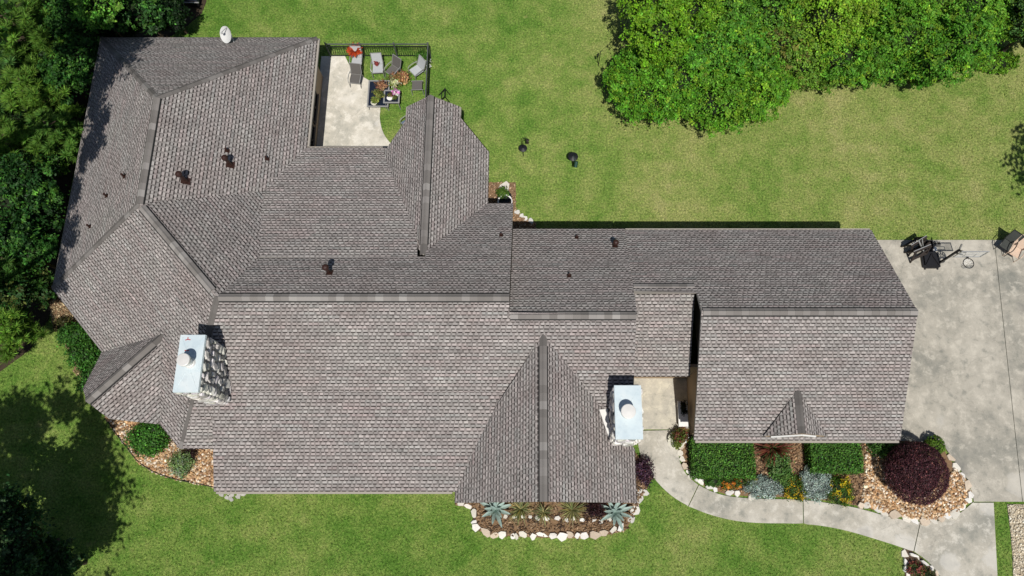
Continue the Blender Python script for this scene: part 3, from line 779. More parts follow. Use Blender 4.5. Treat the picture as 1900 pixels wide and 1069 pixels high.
def crown(parent, blobs, n, size, c, m=None, name='crown', v=.28, per=26, clump=.28, aspect=.55, shell=(.72, 1.02), c2=None, f2=0.0, hue=.12, lower=.15, lumpy=.16):
    P, N, rep, k = blob_points(blobs, n, clump, per, shell, lower, lumpy)
    V, F = leaves(P, N, size, aspect)
    T = jit(c, len(P), v, hue)
    if c2 is not None:
        s = rng.random(k) < f2; T2 = jit(c2, len(P), v, hue); T[s[rep]] = T2[s[rep]]
    T *= np.exp(rng.normal(0, .24, (k, 1)))[rep]
    return np_mesh(name, V, F, m or M_leaf, parent, np.clip(T, 0, .95))
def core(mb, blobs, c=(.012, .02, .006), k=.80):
    """solid inner mass closing a dense crown; dark colour stands in for shade inside"""
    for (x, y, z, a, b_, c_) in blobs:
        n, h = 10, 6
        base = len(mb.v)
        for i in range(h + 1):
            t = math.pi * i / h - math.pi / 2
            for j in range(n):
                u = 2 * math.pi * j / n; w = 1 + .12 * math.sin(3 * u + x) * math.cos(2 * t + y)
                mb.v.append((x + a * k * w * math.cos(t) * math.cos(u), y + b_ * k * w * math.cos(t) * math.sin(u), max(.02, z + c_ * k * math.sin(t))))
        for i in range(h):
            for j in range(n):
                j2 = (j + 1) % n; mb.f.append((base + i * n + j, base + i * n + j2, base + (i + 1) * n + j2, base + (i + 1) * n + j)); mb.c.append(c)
def lumps(bl, per_blob, r0, r1, seed):
    r = np.random.default_rng(seed); out = []
    for (x, y, z, a, b_, c_) in bl:
        for i in range(per_blob):
            d = r.normal(size=3); d[2] = abs(d[2]) * 1.1 - .15; d /= np.linalg.norm(d); k = r.uniform(.72, 1.0); q = r.uniform(r0, r1)
            out.append((x + d[0] * a * k, y + d[1] * b_ * k, max(.25, z + d[2] * c_ * k), q, q, q * .8))
    return out
def trunk(parent, base, top, r, blobs=(), name='trunk'):
    b = MB(); base, top = Vector(base), Vector(top); m1 = base.lerp(top, .5) + Vector((.06, -.05, 0))
    b.tube([base, m1, top], r, 8, r1=r * .35)
    for i, bl in enumerate(list(blobs)[:6]):
        s = base.lerp(top, .45 + .08 * i); e = Vector(bl[:3]); b.tube([s, s.lerp(e, .5) + Vector((0, 0, .1)), e], r * .4, 6, r1=r * .12)
    return b.build(name, M_bark, parent)

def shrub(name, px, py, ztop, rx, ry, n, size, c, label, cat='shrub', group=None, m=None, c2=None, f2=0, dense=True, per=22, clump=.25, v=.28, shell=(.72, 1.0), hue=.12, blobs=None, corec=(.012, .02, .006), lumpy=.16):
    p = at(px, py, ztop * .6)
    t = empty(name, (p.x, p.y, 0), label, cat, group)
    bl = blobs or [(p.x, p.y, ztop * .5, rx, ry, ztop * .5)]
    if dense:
        b = MB(); core(b, bl, corec); b.build('dark_core', M_needle, t)
    else:
        trunk(t, (p.x, p.y, 0), (p.x, p.y, ztop * .5), .03, [(p.x + rx * .6 * math.cos(a), p.y + ry * .6 * math.sin(a), ztop * .6) for a in (0, 1.3, 2.5, 3.8, 5)], 'stems')
    crown(t, bl, n, size, c, m, 'foliage', v, per, clump, c2=c2, f2=f2, shell=shell, hue=hue, lumpy=lumpy)
    return t

# ------------------------------------------------------------------ grass over the lawn (real blades)
def grass_field():
    n = 300000
    X = rng.uniform(-27, 30, n); Y = rng.uniform(-7, 29, n)
    ok = np.ones(n, bool)
    for p in (P_house, P_patio, P_drive, P_court, P_walk, P_bedfront, P_bedsw, P_bedgar, P_bedne, P_bedw, P_bedbr, P_path, P_forest):
        ok &= ~inside(p, X, Y)
    ok &= ~((X > -12.9) & (X < -2.8) & (Y > 1.05) & (Y < 3.2))
    X = X[ok]; Y = Y[ok]; n = len(X); k = 2
    X = np.repeat(X, k); Y = np.repeat(Y, k); n *= k
    X += rng.normal(0, .03, n); Y += rng.normal(0, .03, n)
    a = rng.uniform(0, 2 * np.pi, n); h = rng.uniform(.03, .075, n); w = rng.uniform(.012, .024, n); lean = rng.uniform(.02, .09, n); la = rng.uniform(0, 2 * np.pi, n)
    V = np.zeros((n, 3, 3))
    V[:, 0, 0] = X - np.cos(a) * w; V[:, 0, 1] = Y - np.sin(a) * w; V[:, 1, 0] = X + np.cos(a) * w; V[:, 1, 1] = Y + np.sin(a) * w
    V[:, 2, 0] = X + np.cos(la) * lean; V[:, 2, 1] = Y + np.sin(la) * lean; V[:, 2, 2] = h
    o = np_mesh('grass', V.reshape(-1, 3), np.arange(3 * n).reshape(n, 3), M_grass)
    tag(o, 'short mown green lawn with dry straw-coloured patches', 'grass', kind='stuff')
grass_field()

# ------------------------------------------------------------------ loose stones
def sample_poly(poly, n):
    P = np.array(poly); lo, hi = P.min(0), P.max(0); out = np.zeros((0, 2))
    while len(out) < n:
        q = rng.uniform(lo, hi, (n * 2, 2)); out = np.concatenate([out, q[inside(poly, q[:, 0], q[:, 1])]])
    return out[:n]
ICO_V = np.array([(0, 0, 1)] + [(math.cos(t) * .89, math.sin(t) * .89, .45) for t in np.arange(5) * 2 * math.pi / 5] + [(math.cos(t) * .89, math.sin(t) * .89, -.45) for t in (np.arange(5) + .5) * 2 * math.pi / 5] + [(0, 0, -1)])
ICO_F = np.array([(0, i + 1, (i + 1) % 5 + 1) for i in range(5)] + [(i + 1, i + 6, (i + 1) % 5 + 1) for i in range(5)] + [((i + 1) % 5 + 1, i + 6, (i + 1) % 5 + 6) for i in range(5)] + [(11, (i + 1) % 5 + 6, i + 6) for i in range(5)])
def pebbles(name, poly, n, r0, r1, cols, label, cat, z=.03, flat=.6, m=None, stretch=1.5):
    q = sample_poly(poly, n); V = np.zeros((n, 12, 3)); r = rng.uniform(r0, r1, n)
    th = rng.uniform(0, 6.28, n); st = rng.uniform(1, stretch, n)
    base = ICO_V[None] * (1 + rng.normal(0, .12, (n, 12, 1)))
    x = base[:, :, 0] * (r * st)[:, None]; y = base[:, :, 1] * r[:, None]; zz = base[:, :, 2] * (r * flat)[:, None]
    tl = rng.normal(0, .25, n)[:, None]; zz = zz + x * tl
    V[:, :, 0] = q[:, 0:1] + x * np.cos(th)[:, None] - y * np.sin(th)[:, None]; V[:, :, 1] = q[:, 1:2] + x * np.sin(th)[:, None] + y * np.cos(th)[:, None]
    V[:, :, 2] = z + zz + rng.uniform(0, r1 * .8, n)[:, None]
    F = (ICO_F[None] + (np.arange(n) * 12)[:, None, None]).reshape(-1, 3)
    c = np.array(cols)[rng.integers(len(cols), size=n)] * np.exp(rng.normal(0, .22, (n, 1)))
    o = np_mesh(name, V.reshape(-1, 3), F, m or M_pebble, None, np.clip(np.repeat(c, 20, 0), 0, .95)); tag(o, label, cat, kind='stuff'); return o
RIVER = [(.42, .25, .12), (.50, .34, .19), (.34, .19, .09), (.56, .44, .30), (.62, .54, .44), (.28, .17, .10), (.46, .30, .16)]
pebbles('river_gravel', P_bedsw, 4200, .035, .075, RIVER, 'orange-brown river gravel in the curved bed by the west bay', 'gravel')
P_peb2 = px_poly([(1603, 815), (1640, 830), (1660, 860), (1690, 900), (1750, 905), (1770, 868), (1790, 890), (1800, 915), (1797, 930), (1775, 950), (1733, 964), (1690, 962), (1640, 950), (1606, 938), (1598, 925), (1606, 880)])
pebbles('river_gravel', P_peb2, 3600, .035, .075, [tuple(x * 1.05 for x in c) for c in RIVER], 'tan river gravel around the big purple shrub by the driveway', 'gravel')
MUL = [(.16, .095, .05), (.24, .15, .085), (.10, .06, .035), (.30, .21, .13), (.07, .045, .03)]
pebbles('bark_mulch', P_bedfront, 3800, .018, .05, MUL, 'brown bark mulch in the bed below the front gable', 'mulch', .035, .35, stretch=3)
pebbles('bark_mulch', px_poly([(1275, 800), (1268, 860), (1290, 888), (1345, 912), (1490, 920), (1596, 938), (1602, 880), (1602, 815), (1500, 810)]), 3600, .018, .05, [tuple(x * 1.3 for x in c) for c in MUL], 'brown bark mulch under the hedges beside the garage', 'mulch', .03, .35, stretch=3)
pebbles('dry_straw', P_bedw, 1500, .02, .05, [(.5, .4, .24), (.38, .29, .16), (.22, .16, .09)], 'pale dry straw and chips at the west corner', 'mulch', .03, .3, stretch=3)
pebbles('bark_mulch', P_bedne, 700, .018, .05, [(.34, .21, .12), (.26, .16, .09), (.42, .30, .19)], 'light brown mulch in the bed behind the house', 'mulch', .03, .35, stretch=3)
pebbles('pale_path_gravel', px_poly([(1869, 938), (1875, 985), (1879, 1030), (1881, 1090), (1960, 1090), (1960, 938)]), 2600, .02, .045, [(.56, .49, .37), (.66, .60, .48), (.45, .38, .27)], 'pale gravel of the path by the lower right corner', 'gravel', .03)

def stone_mesh(seed, sx, sy, sz):
    r = random.Random(seed); n = r.randint(6, 8); V = []; F = []
    n = r.randint(5, 7); ang = sorted(2 * math.pi * (i + r.uniform(-.33, .33)) / n for i in range(n)); rad = [r.uniform(.80, 1.2) for _ in range(n)]
    for z, k in ((-.3, 1.0), (.62, 1.0), (.97, .93)):
        for a, q in zip(ang, rad): V.append((math.cos(a) * q * k * sx, math.sin(a) * q * k * sy, z * sz + r.uniform(-.07, .07) * sz))
    for l in range(2):
        for i in range(n): j = (i + 1) % n; F.append((l * n + i, l * n + j, (l + 1) * n + j, (l + 1) * n + i))
    V.append((r.uniform(-.1, .1) * sx, r.uniform(-.1, .1) * sy, sz * r.uniform(.9, 1.06))); c = len(V) - 1
    for i in range(n): F.append((2 * n + i, 2 * n + (i + 1) % n, c))
    return V, F
def border(name, line, label, w=(.085, .27), d=(.10, .20), hgt=(.08, .2), cols=((.66, .64, .60), (.74, .73, .70), (.55, .46, .36), (.60, .57, .50), (.70, .68, .63)), gap=.9, cat='stone border', z0=.0, jit_=.055):
    pts = [at(*p) for p in line]; root = empty(name, tuple(pts[0]), label, cat)
    seg = [(a, b, (b - a).length) for a, b in zip(pts[:-1], pts[1:])]; tot = sum(s[2] for s in seg); s = 0.0; i = 0
    r = random.Random(len(line) * 7 + int(line[0][0]))
    while s < tot:
        a = r.uniform(*w); s += a * gap; q = s
        for p0, p1, L in seg:
            if q <= L: break
            q -= L
        else: break
        p = p0.lerp(p1, q / L); d_ = (p1 - p0); rz = math.atan2(d_.y, d_.x)
        if r.random() < .07: s += a * gap; continue
        V, F = stone_mesh(r.randint(0, 99999), a, r.uniform(*d) * r.uniform(.75, 1.25), r.uniform(*hgt))
        me = bpy.data.meshes.new('stone'); me.from_pydata(V, [], F); me.materials.append(M_lime)
        c = r.choice(cols); k = r.uniform(.85, 1.12); at_ = me.attributes.new('tint', 'FLOAT_COLOR', 'FACE'); at_.data.foreach_set('color', [x for _ in F for x in (c[0] * k, c[1] * k, c[2] * k, 1)])
        o = link('stone', me, root); o.location = Vector((p.x + r.uniform(-jit_, jit_), p.y + r.uniform(-jit_, jit_), z0 - r.uniform(0, .04))) - root.location; o.rotation_euler = (0, 0, rz + r.uniform(-.6, .6))
        s += a * gap
    return root
border('stone_border', [(877, 945), (878, 962), (880, 978), (900, 988), (925, 993), (950, 994), (985, 993), (1020, 994), (1060, 994), (1090, 991), (1120, 990), (1150, 982), (1164, 972)], 'white limestone border along the lawn below the front gable')
border('stone_border', [(930, 961), (960, 959), (990, 961), (1020, 962), (1050, 965), (1075, 964), (1112, 967), (1140, 963)], 'low inner row of white stones among the front agaves', w=(.09, .17), d=(.08, .12), gap=1.5)
border('stone_border', [(1168, 968), (1180, 945), (1192, 920), (1203, 900)], 'pale flat stones at the front bed corner by the walkway', w=(.16, .26), d=(.14, .2), hgt=(.05, .1), cols=((.5, .5, .46), (.6, .58, .53)))
border('stone_border', [(1190, 905), (1185, 920), (1178, 935)], 'second row of pale flat stones under the purple bush', w=(.14, .2), d=(.12, .16), hgt=(.05, .09), cols=((.5, .5, .46), (.6, .58, .53)))
border('stone_border', [(846, 934), (858, 936), (872, 941)], 'small pale stone row at the left end of the front bed', w=(.12, .2), d=(.1, .16), hgt=(.06, .12), cols=((.55, .5, .42), (.66, .62, .56)))
border('stone_border', [(1275, 805), (1266, 825), (1264, 845), (1270, 867), (1283, 883), (1300, 896), (1322, 906), (1345, 914), (1372, 919), (1395, 921)], 'white limestone border where the walkway curves past the left hedge', w=(.13, .24))
border('stone_border', [(1590, 935), (1612, 941), (1640, 949), (1665, 957), (1690, 963), (1715, 966), (1738, 966), (1760, 958), (1780, 947), (1796, 930), (1797, 912), (1788, 890), (1775, 870), (1760, 848), (1752, 838)], 'white limestone border round the gravel bed by the driveway', w=(.14, .26), d=(.12, .2))
border('stone_border', [(1677, 1022), (1678, 1040), (1682, 1060), (1686, 1080)], 'white stone row along the lawn side of the corner bed', w=(.12, .2))
border('stone_border', [(1684, 1025), (1697, 1030), (1712, 1040), (1728, 1056), (1742, 1076)], 'white stone row along the paving side of the corner bed', w=(.14, .24), d=(.06, .08))
border('paver_ring', [(401, 907), (405, 915), (416, 922), (431, 924), (446, 922), (457, 913)], 'half ring of grey stone pavers under the front eave', w=(.11, .15), d=(.10, .13), hgt=(.06, .09), cols=((.42, .41, .38), (.5, .48, .44)), cat='pavers')
border('paver_ring', [(410, 909), (420, 915), (432, 916), (444, 914), (449, 909)], 'inner row of grey pavers under the front eave', w=(.11, .15), d=(.10, .13), hgt=(.05, .08), cols=((.42, .41, .38), (.5, .48, .44)), cat='pavers')
border('stone_border', [(957, 392), (968, 399), (980, 407), (992, 415)], 'white stone edging of the small bed behind the house', w=(.12, .2), d=(.1, .15))
border('stone_slab', [(926, 346), (950, 346)], 'northern white slabs of the small square bed behind the house', w=(.26, .3), d=(.22, .26), hgt=(.08, .1), cols=((.6, .56, .5), (.66, .62, .56)), cat='slabs')
border('stone_slab', [(926, 362), (951, 362)], 'southern white slabs beside the pot behind the house', w=(.26, .3), d=(.22, .26), hgt=(.08, .1), cols=((.6, .56, .5), (.66, .62, .56)), cat='slabs')
b = MB(); p = at(1612, 820); b.prism([(p.x - .22, p.y - .1), (p.x + .22, p.y - .12), (p.x + .24, p.y + .1), (p.x - .2, p.y + .12)], .02, .14); b.prism([(p.x - .18, p.y - .08), (p.x + .19, p.y - .09), (p.x + .2, p.y + .08), (p.x - .17, p.y + .1)], .14, .17); tag(b.build('stepping_block', M_white), 'white block at the garage wall between hedge and gravel', 'stone block')
# steel edging of the west gravel bed
b = MB(); ln = smooth_line([(203, 783), (222, 812), (243, 838), (258, 858), (290, 878), (330, 891), (370, 898), (400, 905)])
for p, q in zip(ln[:-1], ln[1:]):
    u, w = at(*p), at(*q); b.bar((u.x, u.y, .06), (w.x, w.y, .06), .03, .14)
tag(b.build('bed_edging', M_dark), 'dark curved edging between lawn and west gravel bed', 'edging')

# ------------------------------------------------------------------ garden plants
GR = (.045, .115, .018); DG = (.022, .062, .012)
def hedge(x0, y0, x1, y1, h, n, c, label):
    a = at(x0, y0, h); d = at(x1, y1, h); cx, cy = (a.x + d.x) / 2, (a.y + d.y) / 2; hx, hy = abs(d.x - a.x) / 2, abs(a.y - d.y) / 2
    t = empty('boxwood_hedge', (cx, cy, 0), label, 'hedge', 'clipped hedges along the garage')
    b = MB(); b.box(cx, cy, h * .45, hx * 2 - .16, hy * 2 - .16, h * .9 - .05, c=(.010, .018, .006)); b.build('dark_core', M_needle, t)  # dark filler block; its colour stands in for shade within the hedge
    k = n; u = rng.uniform(-1, 1, (k, 3)); f = rng.integers(0, 10, k); P = np.empty((k, 3)); N = np.zeros((k, 3))
    P[:, 0] = cx + u[:, 0] * hx; P[:, 1] = cy + u[:, 1] * hy; P[:, 2] = h + rng.normal(0, .045, k) - .03 + .05 * np.sin(P[:, 0] * 5) * np.sin(P[:, 1] * 6); N[:, 2] = 1
    s = f < 4
    for i, (ax, sg) in enumerate(((0, -1), (0, 1), (1, -1), (1, 1))):
        m = f == i; P[m, ax] = (cx, cy)[ax] + sg * (hx, hy)[ax] + rng.normal(0, .03, m.sum()); P[m, 2] = rng.uniform(.05, h, m.sum()); N[m] = 0; N[m, ax] = sg
    N = N + rng.normal(size=(k, 3)) * .6; N /= np.linalg.norm(N, axis=1, keepdims=True)
    V, F = leaves(P, N, .085, .6); np_mesh('foliage', V, F, M_leaf, t, jit(c, k, .42))
hedge(1283, 813, 1403, 886, .85, 6500, (.075, .180, .028), 'left clipped green hedge below the garage eave beside the curving walkway')
hedge(1502, 816, 1604, 877, .85, 5600, (.068, .170, .026), 'right clipped green hedge below the garage eave beside the gravel')
shrub('smoke_bush', 1703, 877, 2.1, 1.30, 1.30, 24000, .055, (.050, .017, .022), 'huge round dark purple shrub in the gravel by the driveway', per=6, clump=.03, v=.55, c2=(.15, .06, .06), f2=.10, shell=(.97, 1.0), corec=(.014, .004, .006), lumpy=.012)
shrub('ball_shrub', 1735, 826, .75, .42, .42, 2200, .06, (.085, .165, .018), 'small bright green ball shrub at the edge of the driveway', per=10, clump=.06, shell=(.95, 1.0), lumpy=.02)
p = at(1640, 826, .5)
shrub('shade_shrub', 1640, 828, .7, .75, .45, 1500, .10, GR, 'loose green shrub in shade between garage and purple shrub', per=14)
def spiky(name, px, py, n, L, c, label, up=.55, wd=.02, m=None, base=.1, c2=None, cat='plant', curve=.5, group=None):
    p = at(px, py, .25); t = empty(name, (p.x, p.y, 0), label, cat, group); V = []; F = []; T = []
    for i in range(n):
        a = rng.uniform(0, 6.283); e = rng.uniform(.12, up + .3); l = L * rng.uniform(.65, 1.15); d = np.array((math.cos(a) * math.cos(e), math.sin(a) * math.cos(e), math.sin(e))); s = np.array((-math.sin(a), math.cos(a), 0)) * wd * rng.uniform(.8, 1.2)
        q0 = np.array((p.x, p.y, base)); q1 = q0 + d * l * .5 + np.array((0, 0, .06)); q2 = q0 + d * l; q2[2] = max(.03, q2[2] - curve * l * .45)
        k = len(V); V += [q0 - s * .7, q0 + s * .7, q1 + s, q1 - s, q2 + s * .12, q2 - s * .12]; F += [(k, k + 1, k + 2, k + 3), (k + 3, k + 2, k + 4, k + 5)]
        cc = jit(c if (c2 is None or rng.random() < .7) else c2, 1, .25)[0]; T += [cc, cc]
    np_mesh('blades', np.array(V), np.array(F), m or M_leaf, t, np.array(T)); return t
def agave(px, py, L, label):
    p = at(px, py, .3); t = empty('agave', (p.x, p.y, 0), label, 'agave', 'blue agaves in the front bed'); n = 15
    for i in range(n):
        a = i * 2.39996 + .3; ring = i / n; e = .30 + 0.95 * ring ** 1.4; l = L * (1 - .35 * ring) * rng.uniform(.92, 1.08)
        d = Vector((math.cos(a) * math.cos(e), math.sin(a) * math.cos(e), math.sin(e))); s = Vector((-math.sin(a), math.cos(a), 0)); u = s.cross(d) * -1
        if u.z < 0: u = -u
        b = MB(); prof = ((0, .05, 0), (.25, .07, .03), (.55, .082, .06), (.82, .05, .06), (1.0, .006, .02))
        rows = []
        for f, w, h in prof:
            c = Vector((p.x, p.y, .08)) + d * (l * f) + Vector((0, 0, h - .25 * l * f * f * (1 - ring) * .6)); c.z = max(c.z, .05)
            rows.append([c - s * w + u * w * .45, c, c + s * w + u * w * .45, c - u * .03])
        vv = [q for r_ in rows for q in r_]; ff = []
        for k in range(len(prof) - 1):
            o = k * 4
            ff += [(o, o + 1, o + 5, o + 4), (o + 1, o + 2, o + 6, o + 5), (o + 2, o + 3, o + 7, o + 6), (o + 3, o, o + 4, o + 7)]
        cc = np.array((.30, .40, .365)) * rng.uniform(.75, 1.2); b.solid(vv, ff, tuple(cc)); b.build('leaf', M_agave, t)
agave(919, 946, .85, 'blue-green agave near the left end of the front bed')
agave(1142, 951, .88, 'blue-green agave near the right end of the front bed by the walkway')
YU = (.27, .26, .11)
spiky('tuft_grass', 966, 945, 110, .72, YU, 'spiky grass clump right beside the left agave', .8, .014, c2=(.10, .13, .05), base=.12, group='spiky grass clumps in the front bed')
spiky('tuft_grass', 1009, 951, 80, .58, YU, 'smallest spiky grass clump, in the middle of the front bed', .9, .014, c2=(.10, .13, .05), base=.12, group='spiky grass clumps in the front bed')
spiky('tuft_grass', 1062, 946, 120, .78, YU, 'spiky grass clump left of the dark purple bush', .8, .014, c2=(.10, .13, .05), base=.12, group='spiky grass clumps in the front bed')
PUR = (.022, .008, .012)
shrub('barberry_bush', 1105, 948, .55, .55, .5, 1500, .07, PUR, 'ragged dark purple bush between grass clump and right agave', dense=False, c2=(.05, .02, .022), f2=.25, shell=(.3, 1.0), hue=.2)
shrub('barberry_bush', 1194, 873, .6, .55, .62, 2300, .08, (.045, .018, .034), 'plum coloured bush where the roof corner meets the walkway', dense=False, c2=(.10, .05, .075), f2=.3, shell=(.35, 1.0), hue=.2)
p = at(272, 812, .5)
shrub('round_shrub', 272, 812, .95, .95, .75, 5200, .10, (.050, .150, .020), 'bushy deep green shrub in the west gravel bed under the eave', per=20, v=.35, blobs=[(p.x, p.y, .4, .95, .55, .5), (p.x + .1, p.y - .3, .35, .8, .45, .4), (p.x + .35, p.y + .35, .55, .55, .45, .5)])
shrub('lavender_bush', 333, 862, .7, .58, .58, 2500, .08, (.16, .25, .09), 'pale grey-green bush in the west gravel bed near the porch corner', dense=False, c2=(.22, .27, .17), f2=.4, shell=(.3, 1.0))
shrub('dark_shrub', 352, 842, .5, .35, .28, 700, .07, (.025, .012, .012), 'small dark reddish shrub behind the pale grey-green bush', dense=False, shell=(.3, 1))
# garage bed flowers
spiky('nandina', 1432, 832, 240, .95, (.17, .055, .035), 'reddish feathery shrub against the garage wall between the hedges', 1.0, .03, c2=(.06, .07, .02), base=.35, curve=.25)
shrub('juniper', 1445, 858, .75, .52, .85, 3000, .10, (.085, .185, .04), 'spreading green juniper between the two hedges', dense=False, shell=(.2, 1), per=16, c2=(.09, .15, .05), f2=.3)
shrub('salvia', 1456, 884, .55, .42, .42, 1700, .09, (.075, .155, .03), 'leafy green clump just above the left yellow flowering shrub', dense=False, shell=(.2, 1), c2=(.12, .20, .05), f2=.3)
shrub('salvia', 1397, 893, .4, .40, .26, 1000, .08, (.07, .135, .03), 'low green clump between left hedge and silver-grey shrub', dense=False, shell=(.2, 1), c2=(.16, .17, .05), f2=.3)
SIL = (.30, .37, .34)
shrub('silver_shrub', 1419, 905, .45, .85, .48, 3800, .07, SIL, 'silver-grey shrub by the walkway below the left hedge', m=M_silver, dense=True, corec=(.10, .12, .11), c2=(.16, .22, .19), f2=.3, hue=.05)
shrub('silver_shrub', 1513, 897, .5, .72, .80, 4600, .07, SIL, 'silver-grey shrub between the two yellow flowering shrubs', m=M_silver, corec=(.10, .12, .11), c2=(.16, .22, .19), f2=.3, hue=.05)
shrub('lantana', 1475, 905, .45, .58, .56, 2900, .065, (.055, .105, .014), 'yellow flowering shrub left of the taller silver-grey shrub', c2=(.62, .42, .02), f2=.22)
shrub('lantana', 1558, 911, .5, .62, .68, 3300, .065, (.052, .115, .014), 'yellow flowering shrub right of the silver-grey shrub', c2=(.60, .42, .02), f2=.20)
shrub('marigold', 1357, 897, .35, .52, .26, 1300, .065, (.06, .11, .018), 'orange and yellow flowers at the foot of the left hedge', 'flowers', c2=(.62, .20, .02), f2=.35)
shrub('low_shrub', 1324, 892, .35, .42, .24, 1000, .08, GR, 'small leafy green shrub at the lower left of the left hedge', per=14)
shrub('coleus', 1700, 1058, .4, .45, .3, 1100, .08, (.06, .075, .02), 'mixed red and green plants in the corner bed by the paving', 'flowers', c2=(.30, .09, .07), f2=.35)
shrub('coleus', 1720, 1072, .4, .35, .3, 800, .08, (.03, .05, .015), 'dark leafy plants at the lower edge of the corner bed', 'flowers', c2=(.25, .2, .08), f2=.25)
# west corner shrubs
for i, (x, y, rx, ry, h, lab) in enumerate(((138, 622, .7, .5, .9, 'upper green shrub along the diagonal west eave'), (156, 655, .75, .6, 1.0, 'middle green shrub along the diagonal west eave'), (172, 690, .6, .8, .9, 'lower green shrub below the diagonal west eave'), (118, 603, .45, .35, .5, 'small olive shrub nearest the woodland at the west corner'))):
    shrub('west_shrub', x, y, h, rx, ry, 2600 if i < 3 else 900, .11, (.042, .125, .018) if i < 3 else (.06, .06, .02), lab, group='shrubs at the west corner', v=.4)

# potted plants
def pot(px, py, r, h, m, plants, label, z=0.0, cat='potted plant', name='potted_plant'):
    p = at(px, py, z); t = empty(name, (p.x, p.y, z), label, cat)
    b = MB(); b.lathe(p.x, p.y, [(r * .7, z), (r * .95, z + h * .6), (r, z + h * .9), (r * 1.08, z + h), (r * .9, z + h), (r * .85, z + h * .85)], 16); b.build('pot', m, t)
    b = MB(); b.lathe(p.x, p.y, [(r * .86, z + h * .8), (.01, z + h * .84)], 12); b.build('soil', M_soil, t)
    for (dx, dy, dz, rr, n, c, c2, f2) in plants:
        crown(t, [(p.x + dx, p.y + dy, z + h + dz, rr * 1.15, rr * 1.15, rr * .8)], int(n * 1.9), .085, c, M_leaf, 'foliage', c2=c2, f2=f2, shell=(.2, 1.0), per=10)
    return t
pot(1253, 818, .36, .28, M_pot, [(.1, .15, .1, .30, 420, (.09, .12, .02), (.16, .05, .03), .3), (.0, -.18, .05, .18, 200, (.12, .16, .03), None, 0)], 'wide cream bowl of red and green succulents where the walkway starts')
spiky('coleus', 1266, 800, 60, .45, (.15, .06, .03), 'reddish spiky plant behind the cream bowl', 1.0, .03, c2=(.20, .18, .05), base=.15)
pot(937, 374, .33, .5, M_black, [(-.08, .2, .12, .26, 260, (.08, .16, .02), None, 0)], 'black pot with pale rim behind the house under the eave')
b = MB(); p = at(937, 374, .5)
b.lathe(p.x, p.y, [(.30, .50), (.36, .50), (.36, .53), (.30, .53)], 20, cap=False); o = b.build('rim', M_white); o.parent = [q for q in bpy.data.objects if q.get('label', '').startswith('black pot with')][0]; o.matrix_parent_inverse = Matrix.Translation(-Vector(o.parent.location))

# bench by the garage wall
p = at(1267, 768, .45); t = empty('stone_bench', (p.x, p.y, 0), 'white bench with a dark plant box against the garage wall', 'bench')
b = MB(); b.box(p.x, p.y, .43, .42, 1.12, .07); b.build('seat', M_white, t)
for s in (-.4, .4): b = MB(); b.box(p.x, p.y + s, .2, .34, .10, .39); b.build('leg', M_white, t)
p = at(1268, 756, .55); t = empty('bench_planter', (p.x, p.y, .47), 'dark leafy plant standing on the white bench', 'potted plant')
b = MB(); b.box(p.x, p.y, .54, .2, .42, .14); b.build('pot', M_black, t)
crown(t, [(p.x, p.y - .05, .68, .17, .40, .14)], 420, .07, (.015, .02, .01), M_leaf, 'foliage', shell=(.3, 1))

# ------------------------------------------------------------------ patio fence
def fence_run(a, c, posts, label):
    a, c = Vector((*a, 0)), Vector((*c, 0)); d = c - a; L = d.length; d.normalize(); t = empty('iron_fence', tuple(a), label, 'fence')
    for z, w, m in ((1.12, .045, M_fencetop), (.93, .03, M_fence), (.14, .03, M_fence)):
        b = MB(); b.bar(a + Vector((0, 0, z)), c + Vector((0, 0, z)), w, w); b.build('rail', m, t)
    for i in range(posts + 1):
        q = a.lerp(c, i / posts); b = MB(); b.box(q.x, q.y, .6, .06, .06, 1.2, math.atan2(d.y, d.x)); b.lathe(q.x, q.y, [(.045, 1.2), (.05, 1.22), (.01, 1.27)], 8); b.build('post', M_fencetop, t)
    n = int(L / .115); b = MB(); b.box(a.x, a.y, .53, .018, .018, .82); me = None
    for i in range(1, n):
        q = a.lerp(c, i / n)
        if me is None:
            o = b.build('picket', M_fence, t); me = o.data
        else: o = link('picket', me, t)
        o.location = q - a
fc = at(799.5, 106); fw = at(604, 106)
for nm in ():
    pass
fence_run((-10.7, fw.y), (fc.x, fc.y), 3, 'black iron fence along the north side of the patio')
fence_run((fc.x, fc.y - .06), (fc.x + .02, 17.5), 2, 'black iron fence along the east side of the patio')

